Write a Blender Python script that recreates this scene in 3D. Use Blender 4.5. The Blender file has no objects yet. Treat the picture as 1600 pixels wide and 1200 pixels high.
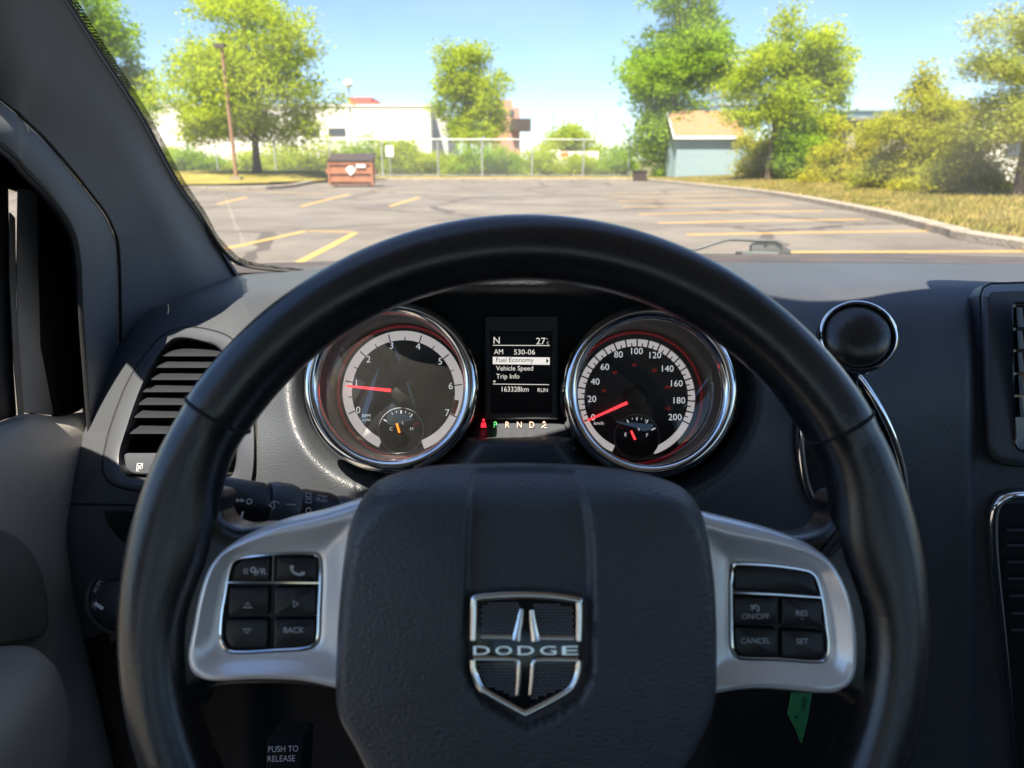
import bpy, bmesh, math, random
import numpy as np
from mathutils import Vector, Matrix

random.seed(7); rng = np.random.default_rng(7)
scene = bpy.context.scene
COL = scene.collection
R = math.radians

# ------------------------------------------------------------------ camera
PITCH = R(17.6); FPX = 1101.0
EYE = Vector((0, 0, 1.25))
CR = Vector((1, 0, 0)); CU = Vector((0, math.sin(PITCH), math.cos(PITCH))); CF = Vector((0, math.cos(PITCH), -math.sin(PITCH)))
cam = bpy.data.cameras.new('camera'); cam_o = bpy.data.objects.new('camera', cam); COL.objects.link(cam_o)
cam.sensor_width = 36; cam.lens = FPX / 1600 * 36; cam.clip_start = 0.01; cam.clip_end = 3000
cam_o.location = EYE; cam_o.rotation_euler = (R(90) - PITCH, 0, 0)
cam.dof.use_dof = True; cam.dof.focus_distance = 0.57; cam.dof.aperture_fstop = 9.5
scene.camera = cam_o

# ------------------------------------------------------------------ light
SUN_EL, SUN_AZ = 60.0, -24.0            # azimuth measured from straight behind the car, positive to its right
scene.world = bpy.data.worlds.new('World'); scene.world.use_nodes = True
wn = scene.world.node_tree
bg = wn.nodes['Background']
sky = wn.nodes.new('ShaderNodeTexSky'); sky.sky_type = 'NISHITA'; sky.sun_disc = False
sky.sun_elevation = R(SUN_EL); sky.sun_rotation = R(180 - SUN_AZ); sky.air_density = 0.85; sky.dust_density = 0.1; sky.ozone_density = 5.0
wn.links.new(sky.outputs[0], bg.inputs[0]); bg.inputs[1].default_value = 0.058
sun = bpy.data.lights.new('sun', 'SUN'); sun.energy = 4.5; sun.angle = R(0.5); sun.color = (1.0, 0.90, 0.75)
sun_o = bpy.data.objects.new('sun', sun); COL.objects.link(sun_o)
SUN_TO = Vector((math.sin(R(SUN_AZ)) * math.cos(R(SUN_EL)), -math.cos(R(SUN_AZ)) * math.cos(R(SUN_EL)), math.sin(R(SUN_EL))))
sun_o.rotation_euler = (-SUN_TO).to_track_quat('-Z', 'Y').to_euler(); sun_o.location = (0, -20, 30)
scene.view_settings.view_transform = 'Standard'; scene.view_settings.look = 'None'
scene.view_settings.exposure = 1.95; scene.view_settings.gamma = 1.0

# ------------------------------------------------------------------ helpers
def at(px, py, d):                     # a point of the photograph at its real distance along the view axis
    return EYE + CR * ((px - 800) / FPX * d) + CU * ((600 - py) / FPX * d) + CF * d
def ray(px, py): return CR * ((px - 800) / FPX) + CU * ((600 - py) / FPX) + CF
def gnd(px, py, z=0.0):
    r = ray(px, py); t = (z - EYE.z) / r.z
    return EYE + r * t
def aty(px, py, y):                    # at a forward distance y
    r = ray(px, py); return EYE + r * (y / r.y)

class Frame:
    def __init__(s, O, U, V):
        s.O = O; s.U = U.normalized(); s.N = U.cross(V).normalized(); s.V = s.N.cross(s.U)
    def w(s, a, b, n=0.0): return s.O + s.U * a + s.V * b + s.N * n
    def hit(s, px, py, n=0.0):
        r = ray(px, py); t = (n - (EYE - s.O).dot(s.N)) / r.dot(s.N)
        p = EYE + r * t - s.O
        return (p.dot(s.U), p.dot(s.V))
    def hits(s, pts, n=0.0): return [s.hit(x, y, n) for x, y in pts]

def spl(pts, k=6, closed=True):        # Catmull-Rom through the points
    P = [Vector(p) for p in pts]; n = len(P); out = []
    rngi = range(n) if closed else range(n - 1)
    for i in rngi:
        if closed: a, b, c, d = P[i-1], P[i], P[(i+1) % n], P[(i+2) % n]
        else: a, b, c, d = P[max(i-1, 0)], P[i], P[i+1], P[min(i+2, n-1)]
        for j in range(k):
            t = j / k
            out.append(0.5 * ((2*b) + (c-a)*t + (2*a-5*b+4*c-d)*t*t + (3*b-a-3*c+d)*t*t*t))
    if not closed: out.append(P[-1])
    return out
def ccw(poly):
    a = sum(poly[i-1][0]*poly[i][1] - poly[i][0]*poly[i-1][1] for i in range(len(poly)))
    return list(poly) if a > 0 else list(poly)[::-1]
def inset(poly, d):
    n = len(poly); out = []
    for i in range(n):
        p0, p1, p2 = Vector(poly[i-1][:2]), Vector(poly[i][:2]), Vector(poly[(i+1) % n][:2])
        e1 = (p1-p0).normalized(); e2 = (p2-p1).normalized()
        n1 = Vector((-e1.y, e1.x)); n2 = Vector((-e2.y, e2.x)); m = n1 + n2
        if m.length < 1e-6: m = n1
        m.normalize(); c = max(m.dot(n1), 0.5)
        out.append(p1 + m * (d / c))
    return out
def inpoly(x, y, poly):
    c = False; n = len(poly); j = n-1
    for i in range(n):
        xi, yi = poly[i][0], poly[i][1]; xj, yj = poly[j][0], poly[j][1]
        if (yi > y) != (yj > y) and x < (xj-xi)*(y-yi)/(yj-yi)+xi: c = not c
        j = i
    return c
def rounded(pts, r, k=5):              # polygon with rounded corners
    n = len(pts); out = []
    for i in range(n):
        p0, p1, p2 = Vector(pts[i-1]), Vector(pts[i]), Vector(pts[(i+1) % n])
        rr = min(r, (p1-p0).length*.45, (p2-p1).length*.45)
        a = p1 + (p0-p1).normalized()*rr; b = p1 + (p2-p1).normalized()*rr
        for j in range(k+1):
            t = j/k; out.append((1-t)**2*a + 2*t*(1-t)*p1 + t*t*b)
    return out
def resample(loop, n):
    L = [Vector(p) for p in loop]; m = len(L)
    seg = [(L[(i+1) % m]-L[i]).length for i in range(m)]; tot = sum(seg); out = []; i = 0; acc = 0
    for k in range(n):
        s = tot*k/n
        while acc + seg[i] < s and i < m-1: acc += seg[i]; i += 1
        t = (s-acc)/max(seg[i], 1e-9); out.append(L[i].lerp(L[(i+1) % m], t))
    return out

_tc = {}
def text_data(s):
    if s in _tc: return _tc[s]
    cu = bpy.data.curves.new('lettering', 'FONT'); cu.body = s; cu.align_x = 'CENTER'; cu.align_y = 'CENTER'; cu.size = 1.0; cu.resolution_u = 3
    o = bpy.data.objects.new('lettering', cu); COL.objects.link(o)
    dg = bpy.context.evaluated_depsgraph_get(); dg.update()
    me = bpy.data.meshes.new_from_object(o.evaluated_get(dg))
    v = [tuple(p.co) for p in me.vertices]; f = [tuple(p.vertices) for p in me.polygons]
    bpy.data.objects.remove(o); bpy.data.curves.remove(cu); bpy.data.meshes.remove(me)
    if v:
        xs = [p[0] for p in v]; ys = [p[1] for p in v]; cx = (min(xs)+max(xs))/2; cy = (min(ys)+max(ys))/2
        v = [(p[0]-cx, p[1]-cy) for p in v]
        w = max(xs)-min(xs); h = max(ys)-min(ys)
    else: w = h = 1
    _tc[s] = (v, f, w, h); return _tc[s]

class MB:
    def __init__(s): s.v = []; s.f = []; s.m = []; s.mats = []
    def mi(s, mat):
        if mat not in s.mats: s.mats.append(mat)
        return s.mats.index(mat)
    def add(s, vs, fs, mat):
        b = len(s.v); k = s.mi(mat); s.v += [tuple(p) for p in vs]
        for f in fs: s.f.append(tuple(i+b for i in f)); s.m.append(k)
    def loft(s, loops, mat, closed=True, cap0=False, cap1=False):
        n = len(loops[0]); vs = [p for l in loops for p in l]; fs = []
        for i in range(len(loops)-1):
            for j in range(n if closed else n-1):
                a = i*n+j; b = i*n+(j+1) % n; fs.append((a, b, b+n, a+n))
        if cap0: fs.append(tuple(range(n))[::-1])
        if cap1: fs.append(tuple((len(loops)-1)*n+i for i in range(n)))
        s.add(vs, fs, mat)
    def slab(s, fr, poly, n0, n1, bev, mat, back=False, steps=3):
        poly = ccw(poly); loops = [[fr.w(p[0], p[1], n0) for p in poly], [fr.w(p[0], p[1], n1-bev) for p in poly]]
        for k in range(1, steps+1):
            t = k/steps*math.pi/2; q = inset(poly, bev*(1-math.cos(t)))
            loops.append([fr.w(p[0], p[1], n1-bev+bev*math.sin(t)) for p in q])
        s.loft(loops, mat, cap0=back, cap1=True)
    def box(s, c, h, mat, rz=0.0, M=None):
        c = Vector(c); vs = []
        rot = M if M is not None else Matrix.Rotation(rz, 3, 'Z')
        for x in (-1, 1):
            for y in (-1, 1):
                for z in (-1, 1): vs.append(c + rot @ Vector((x*h[0], y*h[1], z*h[2])))
        s.add(vs, [(0,1,3,2),(4,6,7,5),(0,4,5,1),(2,3,7,6),(0,2,6,4),(1,5,7,3)], mat)
    def cyl(s, a, b, r0, r1, mat, n=16, caps=True):
        a = Vector(a); b = Vector(b); d = (b-a).normalized()
        u = d.orthogonal().normalized(); w = d.cross(u)
        L = [[c + (u*math.cos(2*math.pi*i/n)+w*math.sin(2*math.pi*i/n))*r for i in range(n)] for c, r in ((a, r0), (b, r1))]
        s.loft(L, mat, cap0=caps, cap1=caps)
    def tube(s, pts, r, mat, n=8, closed=False, caps=True, flat=1.0, up=None):
        P = [Vector(p) for p in pts]; m = len(P); loops = []; prev = None
        for i in range(m):
            if closed: d = P[(i+1) % m]-P[i-1]
            else: d = P[min(i+1, m-1)]-P[max(i-1, 0)]
            d.normalize()
            if up is not None: u = up - d*up.dot(d)
            else:
                u = (prev - d*prev.dot(d)) if prev is not None else d.orthogonal()
            u.normalize(); prev = u; w = d.cross(u); rr = r[i] if isinstance(r, (list, tuple)) else r
            loops.append([P[i] + u*(math.cos(2*math.pi*k/n)*rr*flat) + w*(math.sin(2*math.pi*k/n)*rr) for k in range(n)])
        if closed: loops.append(loops[0]); s.loft(loops, mat)
        else: s.loft(loops, mat, cap0=caps, cap1=caps)
    def text(s, fr, txt, a, b, n, h, mat, rot=0.0, wide=1.0, capref=True):
        v, f, w, hh = text_data(txt); k = h/0.70 if capref else h/hh
        c, q = math.cos(rot), math.sin(rot); vs = []
        for x, y in v:
            x *= k*wide; y *= k
            vs.append(fr.w(a + x*c - y*q, b + x*q + y*c, n))
        s.add(vs, f, mat)
    def strip(s, fr, pts, wid, n, mat, closed=False):  # flat ribbon on a frame
        P = [Vector(p[:2]) for p in pts]; m = len(P); L = []; Rr = []
        for i in range(m):
            d = (P[(i+1) % m]-P[i-1]) if closed else (P[min(i+1, m-1)]-P[max(i-1, 0)])
            d.normalize(); q = Vector((-d.y, d.x))*(wid/2)
            L.append(fr.w(*(P[i]+q), n)); Rr.append(fr.w(*(P[i]-q), n))
        if closed: L.append(L[0]); Rr.append(Rr[0])
        s.loft([Rr, L], mat, closed=False)
    def arc(s, fr, ca, cb, r0, r1, t0, t1, n, mat, seg=64):
        A = [[fr.w(ca+r*math.cos(R(t0+(t1-t0)*i/seg)), cb+r*math.sin(R(t0+(t1-t0)*i/seg)), n) for i in range(seg+1)] for r in (r0, r1)]
        s.loft(A, mat, closed=False)
    def lathe(s, fr, ca, cb, prof, mat, n=64, cap=False):   # prof = [(radius, height)]
        L = [[fr.w(ca+r*math.cos(2*math.pi*i/n), cb+r*math.sin(2*math.pi*i/n), h) for i in range(n)] for r, h in prof]
        s.loft(L, mat, cap1=cap)
    def build(s, name, parent=None, smooth=35, **props):
        me = bpy.data.meshes.new(name); me.from_pydata(s.v, [], s.f)
        for m in s.mats: me.materials.append(m)
        me.polygons.foreach_set('material_index', s.m)
        if smooth:
            me.polygons.foreach_set('use_smooth', [True]*len(s.f))
            me.set_sharp_from_angle(angle=R(smooth))
        me.update()
        return link(name, me, parent, **props)
def root_of(o):
    while o.parent: o = o.parent
    return o
def link(name, me, parent=None, **props):
    o = bpy.data.objects.new(name, me); COL.objects.link(o)
    if parent is not None:
        o.parent = parent
        if parent.parent is None and parent.type == 'EMPTY':
            o.matrix_parent_inverse = Matrix.Translation(-parent.location)
    for k, v in props.items(): o[k] = v
    return o
def thing(name, label, cat, loc=(0, 0, 0), group=None):
    o = bpy.data.objects.new(name, None); COL.objects.link(o); o.location = loc; o.empty_display_size = 0.1
    o['label'] = label; o['category'] = cat
    if group: o['group'] = group
    return o

# ------------------------------------------------------------------ materials
class NT:
    def __init__(s, name):
        s.m = bpy.data.materials.new(name); s.m.use_nodes = True; s.t = s.m.node_tree; s.n = s.t.nodes
        s.p = s.n['Principled BSDF']; s.out = s.n['Material Output']
    def new(s, ty, **kw):
        x = s.n.new(ty)
        for k, v in kw.items():
            if k.startswith('i_'): x.inputs[k[2:]].default_value = v
            else: setattr(x, k, v)
        return x
    def ln(s, a, b): s.t.links.new(a, b)
def setp(p, **kw):
    names = dict(col='Base Color', rough='Roughness', metal='Metallic', spec='Specular IOR Level', emit='Emission Color', es='Emission Strength', coat='Coat Weight', coatr='Coat Roughness', trans='Transmission Weight', ior='IOR', alpha='Alpha')
    for k, v in kw.items():
        if k in ('col', 'emit') and len(v) == 3: v = (*v, 1)
        p.inputs[names[k]].default_value = v
def simple(name, col, rough=.5, grain=None, var=0.0, vscale=30, **kw):
    t = NT(name); setp(t.p, col=col, rough=rough, **kw)
    tc = t.new('ShaderNodeTexCoord')
    if var:
        nz = t.new('ShaderNodeTexNoise', i_Scale=vscale, i_Detail=5.0); t.ln(tc.outputs['Object'], nz.inputs['Vector'])
        rp = t.new('ShaderNodeMapRange'); rp.inputs[1].default_value = .3; rp.inputs[2].default_value = .7; rp.inputs[3].default_value = 1-var; rp.inputs[4].default_value = 1+var
        t.ln(nz.outputs[0], rp.inputs[0])
        mx = t.new('ShaderNodeMix', data_type='RGBA', blend_type='MULTIPLY'); mx.inputs[0].default_value = 1; mx.inputs[6].default_value = (*col, 1)
        t.ln(rp.outputs[0], mx.inputs[7]); t.ln(mx.outputs[2], t.p.inputs['Base Color'])
        r2 = t.new('ShaderNodeMapRange'); r2.inputs[3].default_value = max(rough-.10*var*4, .03); r2.inputs[4].default_value = min(rough+.10*var*4, 1)
        t.ln(nz.outputs[0], r2.inputs[0]); t.ln(r2.outputs[0], t.p.inputs['Roughness'])
    if grain:
        sc, st, dist = grain
        vo = t.new('ShaderNodeTexVoronoi', feature='SMOOTH_F1', i_Scale=sc); vo.inputs['Smoothness'].default_value = .6
        mp = t.new('ShaderNodeMapping'); mp.inputs['Scale'].default_value = (1, 1, 1.35)
        nz2 = t.new('ShaderNodeTexNoise', i_Scale=sc*.5, i_Detail=2.0)
        ad = t.new('ShaderNodeVectorMath', operation='ADD'); sc_ = t.new('ShaderNodeVectorMath', operation='SCALE'); sc_.inputs['Scale'].default_value = .6/sc
        t.ln(tc.outputs['Object'], nz2.inputs['Vector']); t.ln(nz2.outputs['Color'], sc_.inputs[0]); t.ln(tc.outputs['Object'], ad.inputs[0]); t.ln(sc_.outputs[0], ad.inputs[1])
        t.ln(ad.outputs[0], mp.inputs[0]); t.ln(mp.outputs[0], vo.inputs['Vector'])
        bp = t.new('ShaderNodeBump', invert=True); bp.inputs['Strength'].default_value = st; bp.inputs['Distance'].default_value = dist
        t.ln(vo.outputs['Distance'], bp.inputs['Height']); t.ln(bp.outputs[0], t.p.inputs['Normal'])
    return t.m
def emis(name, col, st):
    t = NT(name); setp(t.p, col=tuple(c*.3 for c in col), rough=.5, emit=col, es=st); return t.m
def dusty_glass(name, dust=0.012, rough=.02, refl=.06, tint=(1, 1, 1)):
    t = NT(name); t.n.remove(t.p)
    tr = t.new('ShaderNodeBsdfTransparent'); tr.inputs[0].default_value = (*tint, 1)
    gl = t.new('ShaderNodeBsdfGlossy'); gl.inputs['Roughness'].default_value = rough
    df = t.new('ShaderNodeBsdfDiffuse'); df.inputs[0].default_value = (.8, .8, .78, 1)
    tl = t.new('ShaderNodeBsdfTranslucent'); tl.inputs[0].default_value = (.8, .8, .78, 1)
    a0 = t.new('ShaderNodeAddShader'); t.ln(df.outputs[0], a0.inputs[0]); t.ln(tl.outputs[0], a0.inputs[1])
    lw = t.new('ShaderNodeFresnel'); lw.inputs[0].default_value = 1.45
    mu = t.new('ShaderNodeMath', operation='MULTIPLY'); mu.inputs[1].default_value = refl/.04; t.ln(lw.outputs[0], mu.inputs[0]); mu.use_clamp = True
    m1 = t.new('ShaderNodeMixShader'); t.ln(mu.outputs[0], m1.inputs[0]); t.ln(tr.outputs[0], m1.inputs[1]); t.ln(gl.outputs[0], m1.inputs[2])
    m2 = t.new('ShaderNodeMixShader')
    tc = t.new('ShaderNodeTexCoord'); nz = t.new('ShaderNodeTexNoise', i_Scale=9.0, i_Detail=6.0); t.ln(tc.outputs['Object'], nz.inputs['Vector'])
    mr = t.new('ShaderNodeMapRange'); mr.inputs[1].default_value = .35; mr.inputs[2].default_value = .7; mr.inputs[3].default_value = dust*.5; mr.inputs[4].default_value = dust*1.5
    t.ln(nz.outputs[0], mr.inputs[0]); t.ln(mr.outputs[0], m2.inputs[0]); t.ln(m1.outputs[0], m2.inputs[1]); t.ln(a0.outputs[0], m2.inputs[2])
    t.ln(m2.outputs[0], t.out.inputs[0]); return t.m

M = {}
M['dash'] = simple('grained_dash_vinyl', (.055, .060, .068), .44, grain=(620, .55, .0006), var=.08, vscale=12)
M['dash2'] = simple('smooth_dash_plastic', (.057, .062, .071), .40, grain=(1500, .25, .0003), var=.06, vscale=15)
M['airbag'] = simple('grained_airbag_vinyl', (.058, .063, .070), .40, grain=(560, .6, .0006), var=.08, vscale=20)
M['leather'] = simple('black_wheel_leather', (.010, .011, .013), .27, grain=(850, .22, .0004), var=.18, vscale=18, spec=.6, coat=.5, coatr=.28)
M['silver'] = simple('satin_silver_paint', (.90, .91, .93), .29, var=.02, vscale=60, metal=.40)
M['chrome'] = simple('chrome', (.88, .89, .90), .08, metal=1.0, var=.03, vscale=30)
M['black'] = simple('matte_black_plastic', (.012, .013, .015), .5, var=.1, vscale=40)
M['gloss'] = simple('gloss_black_plastic', (.008, .009, .011), .12, var=.1, vscale=40)
M['button'] = simple('soft_black_button', (.012, .013, .016), .34, var=.1, vscale=60)
M['slat'] = simple('dark_vent_slat', (.022, .024, .028), .38, var=.06)
M['switch'] = simple('switch_plastic', (.035, .037, .041), .4, var=.06)
M['knee'] = simple('knee_shade_black', (.012, .013, .015), .85, var=.1, spec=.12)  # near-black colour stands in for the shade under the dash
M['seam'] = simple('dark_gap', (.003, .003, .004), .8)
M['white_ink'] = simple('white_ink', (.85, .86, .87), .6)
M['grey_ink'] = simple('grey_ink', (.62, .64, .67), .6)
M['dial'] = simple('dial_black', (.010, .013, .018), .35, var=.15, vscale=200)
M['dial_ring'] = simple('dial_silver_ring', (.66, .62, .61), .45, emit=(1, .95, .94), es=.11)
M['tube'] = simple('dial_tube', (.040, .036, .037), .48, var=.1, vscale=80)
M['tick'] = simple('dial_tick', (.015, .015, .018), .6)
M['red_ring'] = simple('red_dial_ring', (.60, .025, .045), .35, emit=(.9, .03, .06), es=.015)
M['red_zone'] = simple('red_zone_ink', (.55, .06, .09), .5)
M['needle'] = emis('lit_red_needle', (1, .04, .05), .55)
M['needle_o'] = emis('lit_orange_needle', (1, .28, .02), .45)
M['mph'] = emis('dim_red_numerals', (.8, .03, .02), .06)
M['num'] = simple('dial_numerals', (.6, .62, .65), .6, emit=(.85, .9, .95), es=.17)
M['lcd'] = simple('display_black', (.008, .009, .014), .3)
M['lcd_on'] = emis('lit_display_pixels', (.85, .82, .74), .24)
M['lcd_bar'] = emis('lit_display_bar', (.85, .82, .76), .26)
M['prnd'] = emis('lit_gear_letters', (.95, .62, .46), .35)
M['prnd_p'] = emis('lit_green_letter', (.12, .75, .2), .32)
M['tell'] = emis('lit_red_telltale', (1, .03, .06), .35)
M['pillar'] = simple('woven_pillar_trim', (.115, .123, .130), .75, grain=(900, .25, .0004), var=.1, vscale=6)
M['door'] = simple('door_vinyl', (.31, .292, .262), .5, grain=(600, .55, .0006), var=.08, vscale=15)
M['door_dark'] = simple('door_insert', (.13, .122, .11), .7, grain=(900, .3, .0004), var=.1)
M['frame'] = simple('window_frame_plastic', (.22, .22, .225), .5, var=.08)
M['rubber'] = simple('black_rubber', (.01, .011, .012), .6, var=.15)
M['liner'] = simple('grey_headliner', (.60, .60, .58), .9, var=.05)
M['carpet'] = simple('dark_carpet', (.012, .012, .013), .9, var=.2)
M['paint'] = simple('car_paint', (.30, .26, .22), .25, metal=.3, coat=1.0, var=.03)
M['cowl'] = simple('weathered_cowl_plastic', (.055, .043, .036), .55, var=.2, vscale=20)
M['wiper'] = simple('wiper_arm_paint', (.07, .082, .08), .4, var=.1)
M['green_tag'] = simple('green_plastic_tag', (.02, .20, .06), .45, var=.15, vscale=300)
M['glass'] = dusty_glass('windshield_glass', .026, .01, .035)
M['lens'] = dusty_glass('gauge_lens', .016, .02, .10)
M['privacy'] = dusty_glass('privacy_glass', .006, .02, .05, (.60, .61, .61))
M['badge_dot'] = simple('badge_texture', (.26, .27, .29), .4)
M['dark_chrome'] = simple('dark_chrome', (.60, .61, .63), .16, metal=1.0)
M['sideglass'] = dusty_glass('side_glass', .008, .01, .04)
# ------------------------------------------------------------------ dashboard sheet (control net: photo x, photo y, real distance)
NET = [
 [(238,480,.80),(215,503,.79),(190,533,.775),(165,572,.76),(130,650,.735),(98,775,.70),(108,905,.69),(200,1300,.78)],
 [(247,481,.775),(226,507,.755),(203,539,.738),(180,577,.72),(147,655,.692),(116,772,.660),(126,905,.65),(225,1300,.75)],
 [(290,462,.82),(290,471,.75),(285,490,.705),(280,515,.68),(270,570,.655),(230,680,.635),(230,850,.63),(300,1300,.74)],
 [(366,432,1.03),(371,440,.86),(380,452,.75),(390,475,.66),(400,540,.622),(400,640,.598),(400,800,.60),(400,1300,.74)],
 [(470,423,1.09),(472,426,.86),(476,434,.70),(482,452,.60),(490,520,.568),(490,640,.556),(490,800,.575),(490,1300,.72)],
 [(600,407,1.10),(600,410,.80),(600,417,.62),(600,428,.53),(600,454,.498),(600,640,.545),(600,760,.55),(600,1300,.70)],
 [(800,402,1.10),(800,404,.80),(800,409,.62),(800,417,.53),(800,437,.495),(800,640,.545),(800,760,.55),(800,1300,.70)],
 [(1000,407,1.10),(1000,410,.80),(1000,418,.62),(1000,429,.53),(1000,455,.487),(1000,640,.545),(1000,760,.555),(1000,1300,.70)],
 [(1150,410,1.10),(1150,414,.85),(1150,426,.68),(1150,446,.60),(1150,520,.575),(1150,650,.57),(1150,850,.60),(1150,1300,.73)],
 [(1300,411,1.10),(1300,416,.88),(1300,433,.73),(1300,462,.665),(1300,525,.632),(1300,660,.615),(1300,900,.65),(1300,1300,.78)],
 [(1450,412,1.10),(1450,417,.88),(1450,433,.73),(1450,462,.67),(1450,525,.642),(1450,660,.632),(1450,900,.67),(1450,1300,.80)],
 [(1600,413,1.10),(1600,417,.88),(1600,433,.73),(1600,462,.67),(1600,525,.645),(1600,660,.635),(1600,900,.67),(1600,1300,.80)],
 [(2000,415,1.08),(2000,419,.88),(2000,433,.73),(2000,462,.67),(2000,525,.645),(2000,660,.635),(2000,900,.67),(2000,1300,.80)],
 [(2700,425,1.00),(2700,430,.85),(2700,440,.73),(2700,468,.67),(2700,525,.645),(2700,660,.635),(2700,900,.67),(2700,1300,.80)],
]
TACH = (609, 604); SPEED = (1018, 612)
def cr_axis(A, k):                     # Catmull-Rom along axis 0, k steps per span
    n = A.shape[0]; out = []
    for i in range(n-1):
        a, b, c, d = A[max(i-1, 0)], A[i], A[i+1], A[min(i+2, n-1)]
        for j in range(k):
            t = j/k; out.append(.5*((2*b)+(c-a)*t+(2*a-5*b+4*c-d)*t*t+(3*b-a-3*c+d)*t**3))
    out.append(A[-1]); return np.array(out)
net = np.array(NET, float)
S = cr_axis(net, 26); S = np.swapaxes(cr_axis(np.swapaxes(S, 0, 1), 24), 0, 1)      # [col, row, 3]
sx, sy, sd = S[..., 0], S[..., 1], S[..., 2].copy()
def sstep(x): x = np.clip(x, 0, 1); return x*x*(3-2*x)
# conical leather surrounds of the two gauges, and the instrument opening between them
r1 = 172 - np.hypot(sx-TACH[0]-2, sy-TACH[1]-2); r2 = 176 - np.hypot(sx-SPEED[0]-2, sy-SPEED[1]-2)
mid = np.minimum(np.minimum(sx-640, 985-sx), np.minimum(694-sy, sy-446))
up = np.minimum(np.minimum(sx-500, 1150-sx), np.minimum(650-sy, sy-450))
bowl = np.maximum(np.maximum(r1, r2), np.maximum(mid, up)*3)
top_keep = sstep((sy-438-.00035*(sx-810)**2)/14)
sd += top_keep*(.045*np.clip(np.where(bowl < 0, 0, np.where(bowl < 26, bowl**2/52, bowl-13))/27, 0, 1) + .075*sstep((bowl-34)/14))
# shallow step beside the centre stack, lower knee panel falls back behind the column
sd += .012*sstep((sx-1512)/14)*sstep((sy-455)/20)*(sx < 1800)
sd += .05*sstep((sy-905)/120)*sstep((sx-380)/80)*sstep((1120-sx)/80)
DX, DY, DD = sx.ravel(), sy.ravel(), sd.ravel()
def dash_d(px, py):
    q = (DX-px)**2+(DY-py)**2; i = np.argpartition(q, 14)[:14]; w = np.sqrt(1/(q[i]+4.0))
    A = np.stack([np.ones(14), DX[i]-px, DY[i]-py], 1)*w[:, None]; return float(np.linalg.lstsq(A, DD[i]*w, rcond=None)[0][0])
def on_dash(px, py, proud=0.0): return at(px, py, dash_d(px, py)-proud)

VENT_OUT = spl([(161,725),(165,700),(175,662),(200,597),(231,550),(259,522),(294,512),(331,517),(362,530),(382,560),(394,620),(398,690),(395,745),(380,767),(300,768),(220,767),(178,757),(164,743)], 5)
VENT_IN = spl([(188,720),(190,700),(197,678),(220,610),(243,563),(262,536),(280,528),(312,533),(340,543),(358,570),(368,630),(370,690),(366,735),(350,747),(290,748),(220,747),(195,741)], 5)
holes = [[tuple(p.lerp(q_, .5)) for p, q_ in zip(resample(VENT_OUT, 110), resample(VENT_IN, 110))]]
def hole(px, py): return 150 < px < 420 and any(inpoly(px, py, h) for h in holes)

dash = thing('dashboard', 'dark grey grained dashboard running the full width of the car under the windshield', 'dashboard', at(700, 640, .62))
nc, nr = sx.shape
PV = np.empty((nc, nr, 3))
for k in range(3): PV[..., k] = EYE[k] + CR[k]*((sx-800)/FPX*sd) + CU[k]*((600-sy)/FPX*sd) + CF[k]*sd
mb = MB(); fs = []
cxm = (sx[:-1, :-1]+sx[1:, 1:])/2; cym = (sy[:-1, :-1]+sy[1:, 1:])/2
for i in range(nc-1):
    for j in range(nr-1):
        if hole(cxm[i, j], cym[i, j]): continue
        a = i*nr+j; fs.append((a, a+1, a+nr+1, a+nr))
# left end wall and front wall so that the dash has a body behind its skin
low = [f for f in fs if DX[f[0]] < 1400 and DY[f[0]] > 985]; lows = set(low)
mb.add([tuple(p) for p in PV.reshape(-1, 3)], [f for f in fs if f not in lows], M['dash'])
kmb = MB(); kmb.add([tuple(p) for p in PV.reshape(-1, 3)], low, M['knee'])  # lower rows of the dash skin, with the knee shade put into their colour
edge = [Vector(PV[0, j]) for j in range(nr)]
back = [p + CF*.20 + CR*(-.004) for p in edge]
mb.loft([back, edge], M['dash'], closed=False)
mb.build('panel_skin', dash, smooth=60)
kmb.build('shaded_knee_panel', dash, smooth=60)

def seam_line(name, pts, w=.0011, mat='seam', proud=.0004, k=6, parent=None, flat=.35):
    b = MB(); b.tube([on_dash(p[0], p[1], proud) for p in spl([(x, y, 0) for x, y in pts], k, False)], w, M[mat], n=6, flat=flat, up=-CF)
    return b.build(name, parent or dash)
seam_line('panel_seam', [(100,787),(140,788),(210,789),(300,790)], .0012)
seam_line('panel_seam', [(401,600),(400,660),(399,715),(393,768)], .0013)
# instrument surround ridges
# air vent
vent = MB()
def vring(poly, off): return [on_dash(p[0], p[1], off) for p in resample(poly, 110)]
def mixr(t, off):
    A, B = resample(VENT_OUT, 110), resample(VENT_IN, 110); return [on_dash(*(a.lerp(b, t)), off) for a, b in zip(A, B)]
vloops = [mixr(0, -.004), mixr(0, .0035), mixr(.06, .0052), mixr(.35, .0058), mixr(.7, .0045), mixr(.9, .0025), mixr(1, -.002)]
vloops.append([p + CF*.012 for p in vloops[-1]])
vent.loft(vloops, M['dash2'])
vent_o = vent.build('air_vent', dash, smooth=50)
b = MB(); b.tube([on_dash(p[0], p[1], .0008) for p in resample(VENT_OUT, 120)], .0014, M['seam'], n=6, closed=True); b.build('vent_gap', vent_o)
b = MB(); rr = [on_dash(p[0], p[1], -.008) for p in resample(VENT_IN, 110)]
rb = [p + CF*.05 for p in rr]; b.loft([rr, rb], M['seam'], cap1=True); b.build('vent_box', vent_o)
def vent_span(py):
    xs = [p for p in np.arange(170, 400, 1.0) if inpoly(p, py, VENT_IN)]; return (min(xs), max(xs)) if xs else None
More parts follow.
